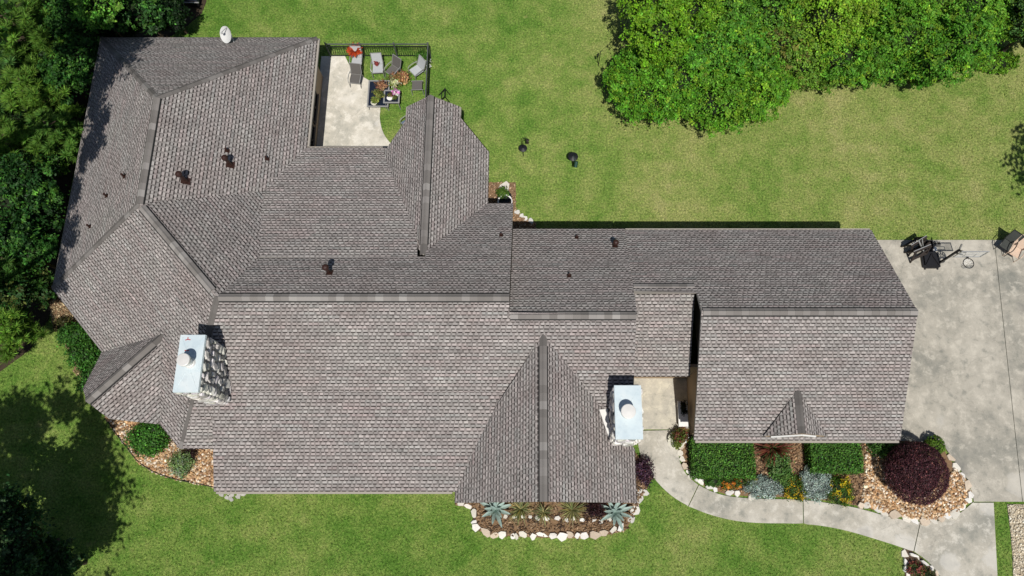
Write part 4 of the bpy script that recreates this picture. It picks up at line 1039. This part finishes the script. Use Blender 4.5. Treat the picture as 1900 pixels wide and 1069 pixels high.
# ------------------------------------------------------------------ patio furniture
def Rz(p, a): return Vector((p[0] * math.cos(a) - p[1] * math.sin(a), p[0] * math.sin(a) + p[1] * math.cos(a), p[2]))
def chair(px, py, facing, label, sling=None, tallback=True, name='patio_chair', frame=None, group='sling chairs on the patio', cat='chair', rec=.2):
    """facing = direction the sitter looks, radians from +x"""
    p = at(px, py, .4); base = Vector((p.x, p.y, 0)); t = empty(name, tuple(base), label, cat, group); a = facing - math.pi / 2
    sling = sling or M_sling; frame = frame or M_frame
    W = lambda q: base + Rz(q, a)                         # local: sitter looks along +y
    b = MB(); q = [(-.25, -.24, .40), (.25, -.24, .40), (.26, .26, .44), (-.26, .26, .44)]
    b.solid([W(v) for v in q] + [W((v[0], v[1], v[2] - .03)) for v in q], [(0, 1, 2, 3), (7, 6, 5, 4), (0, 4, 5, 1), (1, 5, 6, 2), (2, 6, 7, 3), (3, 7, 4, 0)]); b.build('seat', sling, t)
    if tallback:
        y1 = -.26 - rec - .04; q = [(-.25, -.25, .42), (.25, -.25, .42), (.25, y1, .98), (-.25, y1, .98)]
        b = MB(); b.solid([W(v) for v in q] + [W((v[0], v[1] - .03, v[2])) for v in q], [(3, 2, 1, 0), (4, 5, 6, 7), (0, 1, 5, 4), (1, 2, 6, 5), (2, 3, 7, 6), (3, 0, 4, 7)]); b.build('backrest', sling, t)
        b = MB()
        for s in (-1, 1): b.tube([W((s * .27, -.25, .40)), W((s * .27, y1, 1.0))], .018, 6)
        b.tube([W((-.27, y1, 1.0)), W((.27, y1, 1.0))], .018, 6); b.build('back_frame', frame, t)
        for s in (-1, 1):
            b = MB(); b.tube([W((s * .29, -.30, .60)), W((s * .31, -.05, .64)), W((s * .31, .20, .63)), W((s * .29, .30, .56))], .022, 6); b.build('armrest', frame, t)
    for s in (-1, 1):
        b = MB(); b.tube([W((s * .29, .29, .57 if tallback else .44)), W((s * .28, .34, 0))], .018, 6); b.build('leg', frame, t)
        b = MB(); b.tube([W((s * .28, -.22, .58 if tallback else .42)), W((s * .28, -.34, 0))], .018, 6); b.build('leg', frame, t)
    b = MB(); b.tube([W((-.27, .27, .40)), W((.27, .27, .40))], .016, 6); b.tube([W((-.27, -.26, .38)), W((.27, -.26, .38))], .016, 6); b.build('stretcher', frame, t)
    return t
S_ = -math.pi / 2
chair(662, 114, S_ - .02, 'sling chair holding the red plant near the fence', M_slinglight)
chair(701, 127, S_ + .05, 'sling chair with pale seat and a small red pot on it', M_slinglight)
chair(729, 131, S_ - .62, 'dark sling chair turned left between two others', M_sling)
chair(773, 131, S_ - .85, 'pale sling chair turned left beside the east fence', M_slinglight)
chair(660, 146, S_ - .12, 'taupe sling chair standing half on the patio slab', M_sling)
chair(774, 158, S_ + .03, 'low backless grey stool beside the east fence', M_sling, tallback=False, name='patio_stool', cat='stool', group='stools on the patio')
chair(758, 229, S_ - .9, 'blue-grey chair half hidden behind the north bay', plain('blue_sling', (.10, .14, .20), .7), group='sling chairs on the patio')
def table(x0, y0, x1, y1, z, label):
    a = at(x0, y0, z); c = at(x1, y1, z); cx, cy = (a.x + c.x) / 2, (a.y + c.y) / 2; sx, sy = abs(c.x - a.x), abs(a.y - c.y)
    t = empty('glass_table', (cx, cy, 0), label, 'table', 'glass tables on the patio')
    b = MB(); b.box(cx, cy, z - .012, sx - .1, sy - .1, .012); b.build('glass_top', M_tableglass, t)
    b = MB()
    for s in (-1, 1): b.box(cx + s * (sx / 2 - .035), cy, z - .01, .07, sy, .04); b.box(cx, cy + s * (sy / 2 - .035), z - .01, sx - .142, .07, .04)
    b.build('rim', M_frame, t)
    for i in (-1, 1):
        for j in (-1, 1):
            b = MB(); b.tube([(cx + i * (sx / 2 - .1), cy + j * (sy / 2 - .1), z - .03), (cx + i * (sx / 2 - .04), cy + j * (sy / 2 - .02), 0)], .02, 6); b.build('leg', M_frame, t)
    return (cx, cy, z)
table(684, 149, 720.5, 198.5, .42, 'large low dark glass table with grey rim')
table(712.5, 167, 741, 191.5, .66, 'smaller taller glass table overlapping the large one')
pot(695, 193, .15, .16, M_pot, [(0, .05, .08, .18, 160, (.20, .24, .05), None, 0)], 'cream pot of yellow-green leaves on the lower end of the large table', .43)
pot(704, 180, .10, .14, M_potred, [(0, 0, .08, .26, 230, (.22, .24, .06), (.10, .14, .03), .3)], 'bushy yellow-green plant in the middle of the large table', .43)
pot(710, 164, .10, .14, M_potred, [(0, 0, .08, .27, 260, (.34, .20, .11), (.24, .09, .05), .4)], 'bronze pink leafed plant at the far end of the large table', .43)
pot(724, 184, .14, .14, M_white, [(.03, .08, .08, .13, 90, (.15, .05, .03), (.1, .14, .03), .4)], 'white pot with reddish plant on the smaller table', .67)
pot(735, 176, .09, .13, M_pot, [(0, 0, .1, .17, 150, (.75, .22, .55), (.8, .7, .75), .4), (-.02, -.22, 0, .12, 70, (.12, .15, .03), None, 0)], 'pink and white flowers on the smaller table', .67)
pot(734, 166, .12, .5, M_pot, [(0, .02, .05, .26, 230, (.62, .62, .40), (.2, .26, .06), .35)], 'pale cream flowering plant standing behind the smaller table')
pot(738, 155, .15, .35, M_pot, [(0, 0, .08, .34, 330, (.15, .13, .04), (.25, .12, .05), .3)], 'olive bronze plant on the grass behind the tables')
pot(752, 152, .15, .35, M_pot, [(0, 0, .1, .34, 330, (.42, .26, .12), (.28, .10, .05), .35)], 'orange bronze plant on the grass nearest the stool')
pot(699.5, 121, .10, .12, M_potred, [(0, .03, .02, .10, 60, (.25, .05, .05), None, 0)], 'small red pot on the pale chair seat', .44)
sp = spiky('bromeliad', 663, 104, 110, .46, (.55, .09, .025), 'vivid red spiky plant on the chair by the fence', .7, .06, m=M_petal, base=.62, c2=(.4, .05, .02), curve=.1)
shrub('fence_shrub', 783, 103, .6, .32, .30, 900, .08, (.06, .15, .02), 'leafy green shrub in the corner of the iron fence', dense=False, shell=(.2, 1))
shrub('white_flowers', 792, 119, .55, .22, .3, 500, .07, (.72, .70, .66), 'white flowering plant against the east fence', 'flowers', dense=False, shell=(.2, 1), m=M_petal, c2=(.1, .14, .05), f2=.2)
# black stand north of the bay
p = at(823, 178, .3); t = empty('garden_stand', (p.x, p.y, 0), 'black metal stand just behind the tip of the north bay', 'stand')
for s in (-.22, .22):
    b = MB(); b.bar((p.x - .28, p.y + s, 0), (p.x + .1, p.y + s, .62), .035); b.build('leg', M_black, t)
    b = MB(); b.bar((p.x + .3, p.y + s, 0), (p.x + .1, p.y + s, .62), .035); b.build('leg', M_black, t)
b = MB(); b.bar((p.x + .1, p.y - .25, .62), (p.x + .1, p.y + .25, .62), .04); b.bar((p.x - .1, p.y - .25, .3), (p.x - .1, p.y + .25, .3), .03); b.build('crossbar', M_black, t)

# ------------------------------------------------------------------ bird feeders on the back lawn
p = at(971, 289); t = empty('bird_feeder', tuple(p), 'shepherd hook bird feeder with black baffle disc near the bay', 'bird feeder', 'bird feeders on the back lawn')
b = MB(); top = 1.75; b.tube([(p.x, p.y, 0), (p.x, p.y, 1.5), (p.x + .02, p.y, top), (p.x + .10, p.y, top + .1), (p.x + .20, p.y, top + .05), (p.x + .23, p.y, top - .08)], .022, 6); b.build('pole', M_black, t)
b = MB(); b.lathe(p.x, p.y, [(.02, .86), (.20, .80), (.205, .79), (.19, .785)], 20); b.lathe(p.x, p.y, [(.03, .84), (.03, .90)], 10); b.build('baffle', M_black, t)
b = MB(); b.lathe(p.x + .23, p.y, [(.01, top - .42), (.07, top - .40), (.05, top - .36), (.05, top - .16), (.08, top - .14), (.01, top - .08)], 12); b.build('feeder', M_dark, t)
p = at(1062, 305); t = empty('bird_feeder', tuple(p), 'bird feeder with black disc and green tube, further right on the lawn', 'bird feeder', 'bird feeders on the back lawn')
b = MB(); b.tube([(p.x, p.y, 0), (p.x, p.y, 1.0)], .02, 6); b.build('pole', M_black, t)
b = MB(); b.lathe(p.x, p.y, [(.02, .92), (.24, .84), (.245, .83), (.22, .825)], 20); b.build('baffle', M_black, t)
b = MB(); q = at(1068, 303, .9); b.tube([(q.x, q.y - .16, .8), (q.x + .04, q.y + .06, .98)], .085, 10); b.tube([(p.x, p.y, .98), (q.x, q.y - .05, .95)], .012, 6); b.build('feeder', M_green, t)
p = at(1110, 122); t = empty('garden_hook', tuple(p), 'thin black shepherd hook on the lawn near the thicket', 'garden hook')
b = MB(); b.tube([(p.x, p.y, 0), (p.x + .02, p.y, 1.2), (p.x + .12, p.y + .05, 1.32)], .022, 6); b.build('pole', M_black, t)
b = MB(); b.lathe(p.x - .08, p.y + .02, [(.015, .72), (.045, .74), (.045, 1.0), (.01, 1.04)], 8); b.tube([(p.x, p.y, 1.05), (p.x - .08, p.y + .02, 1.05)], .01, 6); b.build('feeder', M_black, t)

# ------------------------------------------------------------------ driveway things
base = at(1726, 489); t = empty('basketball_hoop', tuple(base), 'portable basketball hoop with black base and clear backboard on the driveway', 'basketball hoop')
b = MB(); c0 = at(1727, 484, .15); pts = [(-.42, -.30), (-.30, -.36), (.30, -.36), (.42, -.30), (.40, .38), (.20, .5), (-.2, .5), (-.42, .38)]
b.prism([(c0.x + x, c0.y + y) for x, y in pts], .05, .17); b.prism([(c0.x + x * .8, c0.y + y * .8) for x, y in pts], .17, .27)
b.bar((c0.x - .3, c0.y - .25, .30), (c0.x + .02, c0.y + .3, .30), .06, .04); b.bar((c0.x + .3, c0.y - .25, .30), (c0.x + .02, c0.y + .3, .30), .06, .04); b.build('base', M_black, t)
pb = at(1743, 488, .2); pt = Vector((pb.x, pb.y + .02, 1.95))
b = MB(); b.bar(pb, pt, .085); b.build('pole', M_black, t)
bb0 = at(1785, 466, 2.55); bb1 = at(1835, 466.5, 2.55); yb = bb0.y - .02
b = MB(); b.bar(pt - Vector((0, 0, .05)), (bb0.x + .35, yb + .06, 2.25), .06); b.bar(pt - Vector((0, 0, .35)), (bb0.x + .35, yb + .06, 1.95), .05); b.bar(pt, pt + Vector((.1, .25, .12)), .06); b.build('arm', M_black, t)
b = MB(); cx = (bb0.x + bb1.x) / 2; wd = abs(bb1.x - bb0.x); b.box(cx, yb, 2.18, wd, .02, .72); bo = b.build('backboard', M_acrylic, t)
b = MB()
for z in (1.82, 2.54): b.box(cx, yb, z, wd + .04, .04, .035)
for s in (-1, 1): b.box(cx + s * wd / 2, yb, 2.18, .035, .039, .684)
for s in (-1, 1): b.box(cx + s * .24, yb - .015, 2.08, .03, .012, .33)
for z in (1.93, 2.23): b.box(cx, yb - .015, z, .45, .0125, .03)
b.build('backboard_frame', M_alu, bo)
rc = at(1797, 488.5, 1.9); b = MB(); n = 24; ring = [(rc.x + .235 * math.cos(2 * math.pi * i / n), rc.y + .235 * math.sin(2 * math.pi * i / n), 1.9) for i in range(n + 1)]
b.tube(ring, .02, 6, cap=False); b.bar((rc.x, rc.y + .22, 1.9), (rc.x, yb, 1.9), .10, .03); ri = b.build('rim', M_black, t)
b = MB()
for i in range(12):
    a0 = 2 * math.pi * i / 12
    for s in (1, -1):
        a1 = a0 + s * .5; b.tube([(rc.x + .225 * math.cos(a0), rc.y + .225 * math.sin(a0), 1.89), (rc.x + .16 * math.cos((a0 + a1) / 2), rc.y + .16 * math.sin((a0 + a1) / 2), 1.68), (rc.x + .11 * math.cos(a1), rc.y + .11 * math.sin(a1), 1.48)], .017, 4)
b.build('net', M_white, ri)
for s in (-.3, .3):
    b = MB(); b.tube([(c0.x + s - .03, c0.y - .36, .06), (c0.x + s + .03, c0.y - .36, .06)], .06, 10); b.build('wheel', M_black, t)
# cinder block
p = at(1737, 452, .2); t = MB(); ww, dd, hh, th = .40, .20, .19, .035
z = .05 + hh / 2
for s in (-1, 1): t.box(p.x, p.y + s * (dd / 2 - th / 2), z, ww, th, hh)
for s in (-1, 0, 1): t.box(p.x + s * (ww / 2 - th / 2), p.y, z, th, dd - 2 * th - .002, hh - .002)
tag(t.build('cinder_block', M_block, origin=None), 'grey cinder block with two holes behind the hoop base', 'cinder block')
def trestle(px, py, rz, label):
    p = at(px, py, .3); base = Vector((p.x, p.y, .05)); t = empty('folding_trestle', tuple(base), label, 'trestle', 'folding trestles by the hoop'); W = lambda q: base + Rz(q, rz)
    for s in (-1, 1):
        b = MB(); q = [(-.42, s * .28, 0), (.42, s * .28, 0), (.40, s * .04, .72), (-.40, s * .04, .72)]
        for u, v in ((0, 3), (1, 2)): b.bar(W(q[u]), W(q[v]), .07, .05)
        b.bar(W((-.4, s * .2, .24)), W((.4, s * .2, .24)), .10, .04); b.bar(W((-.35, s * .24, .1)), W((.35, s * .1, .58)), .05, .03); b.build('leg_frame', M_dark, t)
    b = MB(); b.bar(W((-.46, 0, .75)), W((.46, 0, .75)), .10, .06); b.build('top_beam', M_dark, t)
    b = MB(); b.bar(W((-.46, .05, .79)), W((.46, .05, .79)), .03, .03); b.build('metal_edge', M_alu, t)
trestle(1696, 455, .55, 'dark folding trestle standing behind, at the grass edge')
trestle(1702, 469, .40, 'dark folding trestle standing in front, beside the hoop base')
p0, p1 = at(1704, 446, .9), at(1715, 468, .4); b = MB(); b.bar(p0, p1, .05, .04); b.bar(at(1711, 444, .95), at(1714, 466, .42), .03, .03); tag(b.build('aluminium_poles', M_alu), 'pair of pale aluminium poles leaning on the trestles', 'poles')
p = at(1720, 455, .3); t = empty('storage_crate', (p.x, p.y, .05), 'black crate of dark clutter between trestle and cinder block', 'crate')
b = MB(); b.box(p.x, p.y, .07, .5, .42, .04); b.build('floor', M_black, t)
for s in (-1, 1):
    b = MB(); b.box(p.x + s * .25, p.y, .22, .03, .42, .34); b.build('side', M_black, t); b = MB(); b.box(p.x, p.y + s * .21, .22, .468, .03, .338); b.build('side', M_black, t)
b = MB(); b.tube([(p.x - .15, p.y - .1, .2), (p.x + .1, p.y + .12, .42)], .06, 8); b.box(p.x + .1, p.y - .05, .24, .18, .2, .2, .4); b.build('contents', M_dark, t)
p = at(1733, 463, .1); b = MB(); b.box(p.x, p.y, .12, .2, .22, .14, .1); b.box(p.x, p.y, .20, .16, .18, .02, .1); tag(b.build('white_box', M_white), 'small white box below the cinder block', 'box')
chair(1884, 466, S_ - .6, 'beige resin armchair at the right edge of the driveway', M_beige, frame=M_beige, name='resin_chair', group=None, rec=.25)
chair(1868, 455, S_ - .7, 'black framed chair behind the beige armchair', plain('charcoal_mesh', (.05, .055, .05), .7), frame=M_black, name='metal_chair', group=None, rec=.2)
# dark tarp covered thing under the trees at the top edge
p = at(335, 0, .5); t = empty('covered_trailer', (p.x, p.y + .3, 0), 'dark blue covered trailer under the trees at the top edge', 'trailer')
b = MB(); y = p.y + .45; b.prism([(p.x - .9, y - .5), (p.x + .9, y - .55), (p.x + .95, y + .5), (p.x - .95, y + .55)], .35, .75); b.prism([(p.x - .75, y - .4), (p.x + .75, y - .42), (p.x + .8, y + .4), (p.x - .8, y + .42)], .75, .9); b.build('tarp', M_blue, t)
b = MB(); b.bar((p.x - .95, y - .6, .5), (p.x + .98, y - .62, .5), .05, .05); b.build('rail', M_alu, t)
for s in (-.6, .6): b = MB(); b.tube([(p.x + s, y - .55, .3), (p.x + s, y - .38, .3)], .29, 14); b.build('wheel', M_black, t)

# ------------------------------------------------------------------ trees and thicket
def broad_tree(name, blobs, base, r, n, size, c, label, group=None, c2=None, f2=.25, cat='tree', v=.34, kcore=.72, per=30, clump=.26, withcore=True, shell=(.7, 1.03), lower=.25, lump=None):
    t = empty(name, (base[0], base[1], 0), label, cat, group)
    bl = blobs; top = np.array([b_[:3] for b_ in bl]).mean(0)
    trunk(t, (base[0], base[1], 0), tuple(top), r, bl)
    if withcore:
        b = MB(); core(b, bl, k=kcore); b.build('shade_core', M_needle, t)  # seen through the leaf gaps, the dark colour paints their shade
    if lump: bl = [(x, y, z, a * .78, b_ * .78, c_ * .78) for x, y, z, a, b_, c_ in bl] + lumps(bl, *lump, len(label) * 31 + int(abs(base[0]) * 10))
    crown(t, bl, n, size, c, M_leaf, 'crown', v, per, clump, c2=c2, f2=f2, shell=shell, lower=lower); return t
def B(px, py, z, rx, ry, rz):
    p = at(px, py, z); return (p.x, p.y, z, rx, ry, rz)
LG = (.135, .295, .016); LG2 = (.17, .31, .022); LDK = (.030, .095, .010)
TH_ = 'thicket of broadleaf trees behind the lawn'
def thick(bl, label, n, c=LG, c2=LG2, size=.125, f2=.2):
    if c is not LG: c = tuple(x * 1.65 for x in c)
    n = int(n * 2.1)
    x = sum(q[0] for q in bl) / len(bl); y = sum(q[1] for q in bl) / len(bl)
    broad_tree('thicket_tree', bl, (x, y), .12, n, size, c, label, TH_, c2, f2, per=24, clump=.26, shell=(.75, 1.05), kcore=.66, v=.24, lump=(44, .24, .46))
thick([B(1215, 185, 1.6, 2.0, 1.5, 1.5), B(1180, 150, 1.7, 1.5, 1.3, 1.4), B(1250, 150, 2.1, 1.8, 1.5, 1.5)], 'leafy thicket tree at the lower left corner of the thicket', 15000, (.060, .165, .012))
thick([B(1330, 195, 1.6, 1.9, 1.4, 1.5), B(1385, 180, 1.6, 1.6, 1.4, 1.4), B(1420, 165, 1.4, 1.2, 1.2, 1.2)], 'thicket tree whose rounded edge reaches furthest down the lawn', 15000, (.065, .165, .012))
thick([B(1222, 75, 3.4, 1.5, 1.5, 1.8), B(1205, 20, 3.4, 1.4, 1.6, 1.8), B(1275, 40, 3.0, 1.6, 1.7, 1.8)], 'bright green thicket tree at the left end by the top edge', 13000, LG)
thick([B(1310, 95, 2.4, 1.7, 1.5, 1.7), B(1370, 110, 2.3, 1.6, 1.5, 1.7)], 'deep green tree in the middle of the left half of the thicket', 12000, (.055, .155, .014))
thick([B(1345, 20, 2.6, 1.7, 1.7, 1.8), B(1420, 25, 2.6, 1.6, 1.7, 1.8)], 'thicket tree at the top edge left of the brightest crown', 11000, (.060, .150, .016))
thick([B(1445, 90, 1.9, 1.6, 1.6, 1.6), B(1475, 120, 1.5, 1.5, 1.2, 1.3), B(1510, 140, .9, 1.2, .8, .9)], 'olive tinted thicket tree where the edge turns in', 12000, (.085, .165, .018), (.14, .15, .03))
thick([B(1525, 40, 2.6, 1.8, 1.8, 1.8), B(1570, 15, 2.6, 1.5, 1.6, 1.8)], 'brightest yellow-green crown at the middle of the top edge', 12000, (.125, .235, .016), (.18, .28, .03))
thick([B(1555, 110, 1.7, 1.6, 1.4, 1.5), B(1600, 130, 1.1, 1.4, .9, 1.0), B(1625, 95, 1.6, 1.2, 1.2, 1.3)], 'low dense thicket tree along the straight part of the edge', 12000, (.06, .16, .014))
thick([B(1670, 60, 2.4, 1.6, 1.8, 1.8), B(1650, 20, 2.4, 1.4, 1.6, 1.8)], 'thicket tree left of the dark gap near the right end', 10000, (.065, .165, .014))
thick([B(1735, 115, 2.0, 1.6, 1.4, 1.7), B(1775, 85, 2.4, 1.5, 1.5, 1.8), B(1700, 135, 1.3, .9, .8, 1.1)], 'glossy dark thicket tree at the lower right of the thicket', 12000, (.050, .140, .012))
thick([B(1790, 25, 2.4, 1.7, 1.7, 1.8), B(1838, 42, 1.8, 1.1, 1.3, 1.5)], 'right-hand thicket tree below the top edge', 10000, (.085, .195, .018))
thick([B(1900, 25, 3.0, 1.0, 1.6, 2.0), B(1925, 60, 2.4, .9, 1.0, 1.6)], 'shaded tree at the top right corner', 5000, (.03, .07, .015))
shrub('creeper', 1845, 110, .45, 1.3, .9, 3000, .13, (.11, .24, .015), 'low bright yellow-green ground creeper right of the thicket', 'ground cover', per=12)

def pine(base, z0, z1, rad, n_br, label, c=(.085, .175, .028), name='pine_tree', group='pine trees in the western wood', seed=0, tuft=70, L=.40, up=.25):
    r = np.random.default_rng(seed); t = empty(name, (base[0], base[1], 0), label, 'tree', group)
    b = MB(); b.tube([(base[0], base[1], 0), (base[0] + .05, base[1], z1 * .5), (base[0], base[1], z1)], .06 + z1 * .013, 8, r1=.03)
    C = []
    for i in range(n_br):
        f = (i + .5) / n_br; z = z0 + (z1 - z0) * f; a = i * 2.4 + r.uniform(-.4, .4); R = rad * (1 - .75 * f) * r.uniform(.75, 1.1) + .15
        s = Vector((base[0], base[1], z)); e = s + Vector((math.cos(a) * R, math.sin(a) * R, up * R)); b.tube([s, s.lerp(e, .5) - Vector((0, 0, .04 * R)), e], .035, 5, r1=.012)
        m = max(2, int(R / .22))
        for k in range(m):
            q = s.lerp(e, .35 + .65 * (k + 1) / m); C.append((q.x + r.normal(0, .12), q.y + r.normal(0, .12), q.z + r.normal(0, .06), a))
            if k > 0:
                C.append((q.x + r.normal(0, .28), q.y + r.normal(0, .28), q.z + r.normal(0, .08), a))
    b.build('trunk', M_bark, t)
    C = np.array(C); k = len(C); n = k * tuft; cc = np.repeat(C[:, :3], tuft, 0)
    d = r.normal(size=(n, 3)); d[:, 2] = np.abs(d[:, 2]) * .8 + .15; d[:, 0] += np.repeat(np.cos(C[:, 3]), tuft) * .5; d[:, 1] += np.repeat(np.sin(C[:, 3]), tuft) * .5; d /= np.linalg.norm(d, axis=1, keepdims=True)
    s = np.cross(d, r.normal(size=(n, 3))); s /= np.linalg.norm(s, axis=1, keepdims=True); l = L * r.uniform(.6, 1.1, (n, 1)); w = .030 * L / .42
    V = np.empty((n, 3, 3)); V[:, 0] = cc - s * w; V[:, 1] = cc + s * w; V[:, 2] = cc + d * l
    T = jit((c[0] * 1.35, c[1] * 1.3, c[2] * 1.2), n, .28) * np.exp(r.normal(0, .18, (k, 1))).repeat(tuft, 0)
    np_mesh('crown', V.reshape(-1, 3), np.arange(3 * n).reshape(n, 3), M_needle, t, np.clip(T, 0, .9)); return t
def pine_px(px, py, ztop, rad, label, n_br=26, seed=0, c=(.085, .175, .028)):
    p = at(px, py, ztop * .75); pine((p.x, p.y), ztop * .30, ztop, rad, n_br, label, c, seed=seed)
pine_px(38, 55, 4.6, 1.9, 'young pine at the top left corner with bright needle tufts', 34, 1)
pine_px(62, 170, 4.2, 1.35, 'bright young pine standing alone left of the roof corner', 28, 2, (.10, .20, .03))
pine_px(18, 270, 4.2, 1.5, 'yellow-green young pine on the left edge', 28, 3)
pine_px(105, 245, 3.6, 1.05, 'small pine nearest the western eave', 24, 4, (.075, .165, .03))
pine_px(0, 150, 4.4, 1.4, 'pine cut by the left edge above the yellow-green one', 26, 5, (.05, .12, .03))
pine_px(8, 612, 2.8, .9, 'small bright pine by the lawn at the left edge', 22, 6, (.10, .20, .03))
pine_px(6, 505, 3.6, 1.0, 'slim pine at the left edge halfway down', 22, 7, (.06, .14, .03))
WG = 'broadleaf trees in the western wood'
def wood(bl, label, n, c=(.022, .075, .012), c2=(.045, .125, .018), size=.17):
    x = sum(q[0] for q in bl) / len(bl); y = sum(q[1] for q in bl) / len(bl)
    k_ = .75 if 'very dark' in label else 1.25; c = tuple(q * k_ for q in c); c2 = tuple(q * k_ for q in c2)  # understorey leaves darkened further in place of the wood's deep shade
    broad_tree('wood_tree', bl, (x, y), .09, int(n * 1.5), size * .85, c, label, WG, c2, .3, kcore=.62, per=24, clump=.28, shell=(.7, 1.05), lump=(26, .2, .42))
wood([B(150, 25, 3.0, 1.4, 1.3, 1.4), B(120, 70, 2.4, 1.2, 1.2, 1.2)], 'dark leafy tree between the corner pine and the bright crown', 6000)
wood([B(190, 8, 4.2, 1.1, 1.0, 1.0), B(175, 30, 3.6, .7, .7, .7)], 'bright green crown catching sun at the top edge', 5200, (.065, .18, .02), (.11, .24, .03))
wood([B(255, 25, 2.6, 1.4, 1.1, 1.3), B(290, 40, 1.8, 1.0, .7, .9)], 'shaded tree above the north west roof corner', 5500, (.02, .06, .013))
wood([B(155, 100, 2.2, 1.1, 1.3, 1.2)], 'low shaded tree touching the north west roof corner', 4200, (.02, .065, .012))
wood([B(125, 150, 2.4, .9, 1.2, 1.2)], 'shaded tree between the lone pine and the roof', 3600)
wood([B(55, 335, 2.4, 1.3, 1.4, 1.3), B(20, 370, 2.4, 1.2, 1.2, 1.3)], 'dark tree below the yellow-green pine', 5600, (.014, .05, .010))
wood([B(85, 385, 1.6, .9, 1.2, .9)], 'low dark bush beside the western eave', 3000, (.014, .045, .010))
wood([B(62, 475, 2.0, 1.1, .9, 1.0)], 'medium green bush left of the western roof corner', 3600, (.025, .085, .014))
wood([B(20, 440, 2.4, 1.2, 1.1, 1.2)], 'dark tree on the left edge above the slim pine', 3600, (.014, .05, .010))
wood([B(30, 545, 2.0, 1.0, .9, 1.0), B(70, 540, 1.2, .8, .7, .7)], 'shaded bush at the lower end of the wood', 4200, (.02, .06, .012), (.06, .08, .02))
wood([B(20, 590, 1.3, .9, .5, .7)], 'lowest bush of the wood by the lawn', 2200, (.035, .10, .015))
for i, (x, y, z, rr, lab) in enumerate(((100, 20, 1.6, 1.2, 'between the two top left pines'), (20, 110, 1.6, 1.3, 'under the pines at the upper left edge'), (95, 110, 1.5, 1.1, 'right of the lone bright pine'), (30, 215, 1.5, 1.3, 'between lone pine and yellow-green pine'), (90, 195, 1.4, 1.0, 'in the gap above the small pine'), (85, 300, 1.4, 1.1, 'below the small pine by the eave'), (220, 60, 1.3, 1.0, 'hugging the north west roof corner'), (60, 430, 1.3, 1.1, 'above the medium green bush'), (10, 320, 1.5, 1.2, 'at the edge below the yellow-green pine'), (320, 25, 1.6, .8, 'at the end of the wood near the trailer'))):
    wood([B(x, y, z, rr, rr, z * .8)], 'very dark understorey bush ' + lab, 2600, (.010, .032, .008), (.02, .055, .012))  # deep shade under the trees is put into these near-black leaf colours
# tall trees outside the picture whose shade falls on roof and lawn
def tall(bl, label, n, size=.30, base=None):
    x = sum(q[0] for q in bl) / len(bl); y = sum(q[1] for q in bl) / len(bl)
    if base: x, y = base
    broad_tree('tall_tree', bl, (x, y), .22, n, size, (.03, .085, .014), label, 'tall trees around the house', (.05, .12, .02), .3, withcore=False, shell=(.2, 1.02), per=40, clump=.22, lower=1.0)
tall([(-18.9, 16.0, 12.6, 1.3, 1.3, 1.1), (-19.4, 15.0, 12.6, 1.6, 1.5, 1.1), (-19.9, 13.6, 12.6, 1.3, 1.5, 1.0), (-19.0, 12.2, 12.4, .8, .9, .7), (-19.6, 10.9, 12.2, .8, .8, .7), (-20.6, 17.0, 12.6, 1.6, 1.6, 1.2)], 'tall tree just west of the house shading the north west roof corner', 8500, .24, base=(-28, 14.0))
tall([(-20.1, 8.9, 12.0, .8, 1.2, .8), (-19.9, 6.9, 12.0, .7, 1.2, .8), (-20.2, 5.0, 12.2, .7, 1.1, .8)], 'tall tree beyond the left edge shading the western eave', 3200, .22, base=(-28, 7))
tall([(-27.5, 10.5, 12.5, 1.3, 2.2, 1.5), (-26.5, 8.5, 12.5, 1.3, 1.6, 1.5)], 'tall tree standing in the wood beyond the left edge', 2200, .28, base=(-27.5, 6))
tall([(-20.6, -.9, 11.0, 1.0, 1.0, .9), (-19.1, -1.6, 10.6, .9, .9, .8), (-22.4, -2.2, 11.0, 2.0, 1.7, 1.5), (-18.9, -3.2, 10.5, 1.4, 1.6, 1.3), (-23.0, -5.0, 11, 2.6, 2.4, 2.0)], 'broad tree beyond the lower left corner shading the front lawn', 8200, base=(-28, -5))
tall([(-18.4, -6.0, 10.2, 1.9, 2.0, 1.5), (-21.0, -8.4, 10.5, 2.6, 2.2, 1.8), (-18.0, -9.0, 9.8, 1.4, 1.6, 1.4)], 'second tree beyond the lower left corner shading the front lawn', 5600, base=(-25, -11))
tall([(26.0, 11.6, 8.5, 1.7, 1.5, 1.4), (25.4, 13.4, 8.3, 1.0, 1.1, 1.0), (27.5, 13, 9, 2, 2, 1.8)], 'tree beyond the right edge shading the back lawn', 3200, base=(28, 12))
wood([B(35, 1000, 3.0, 1.3, 1.2, 1.3), B(5, 960, 3.0, 1.2, 1.2, 1.3), B(20, 1060, 3.2, 1.5, 1.2, 1.3)], 'dark leafy tree at the lower left corner', 7000, (.018, .055, .014), (.05, .10, .04))
wood([B(100, 1050, 2.2, 1.2, .9, 1.0)], 'dark bush on the bottom edge near the lower left corner', 3200, (.016, .05, .012), (.04, .08, .03))
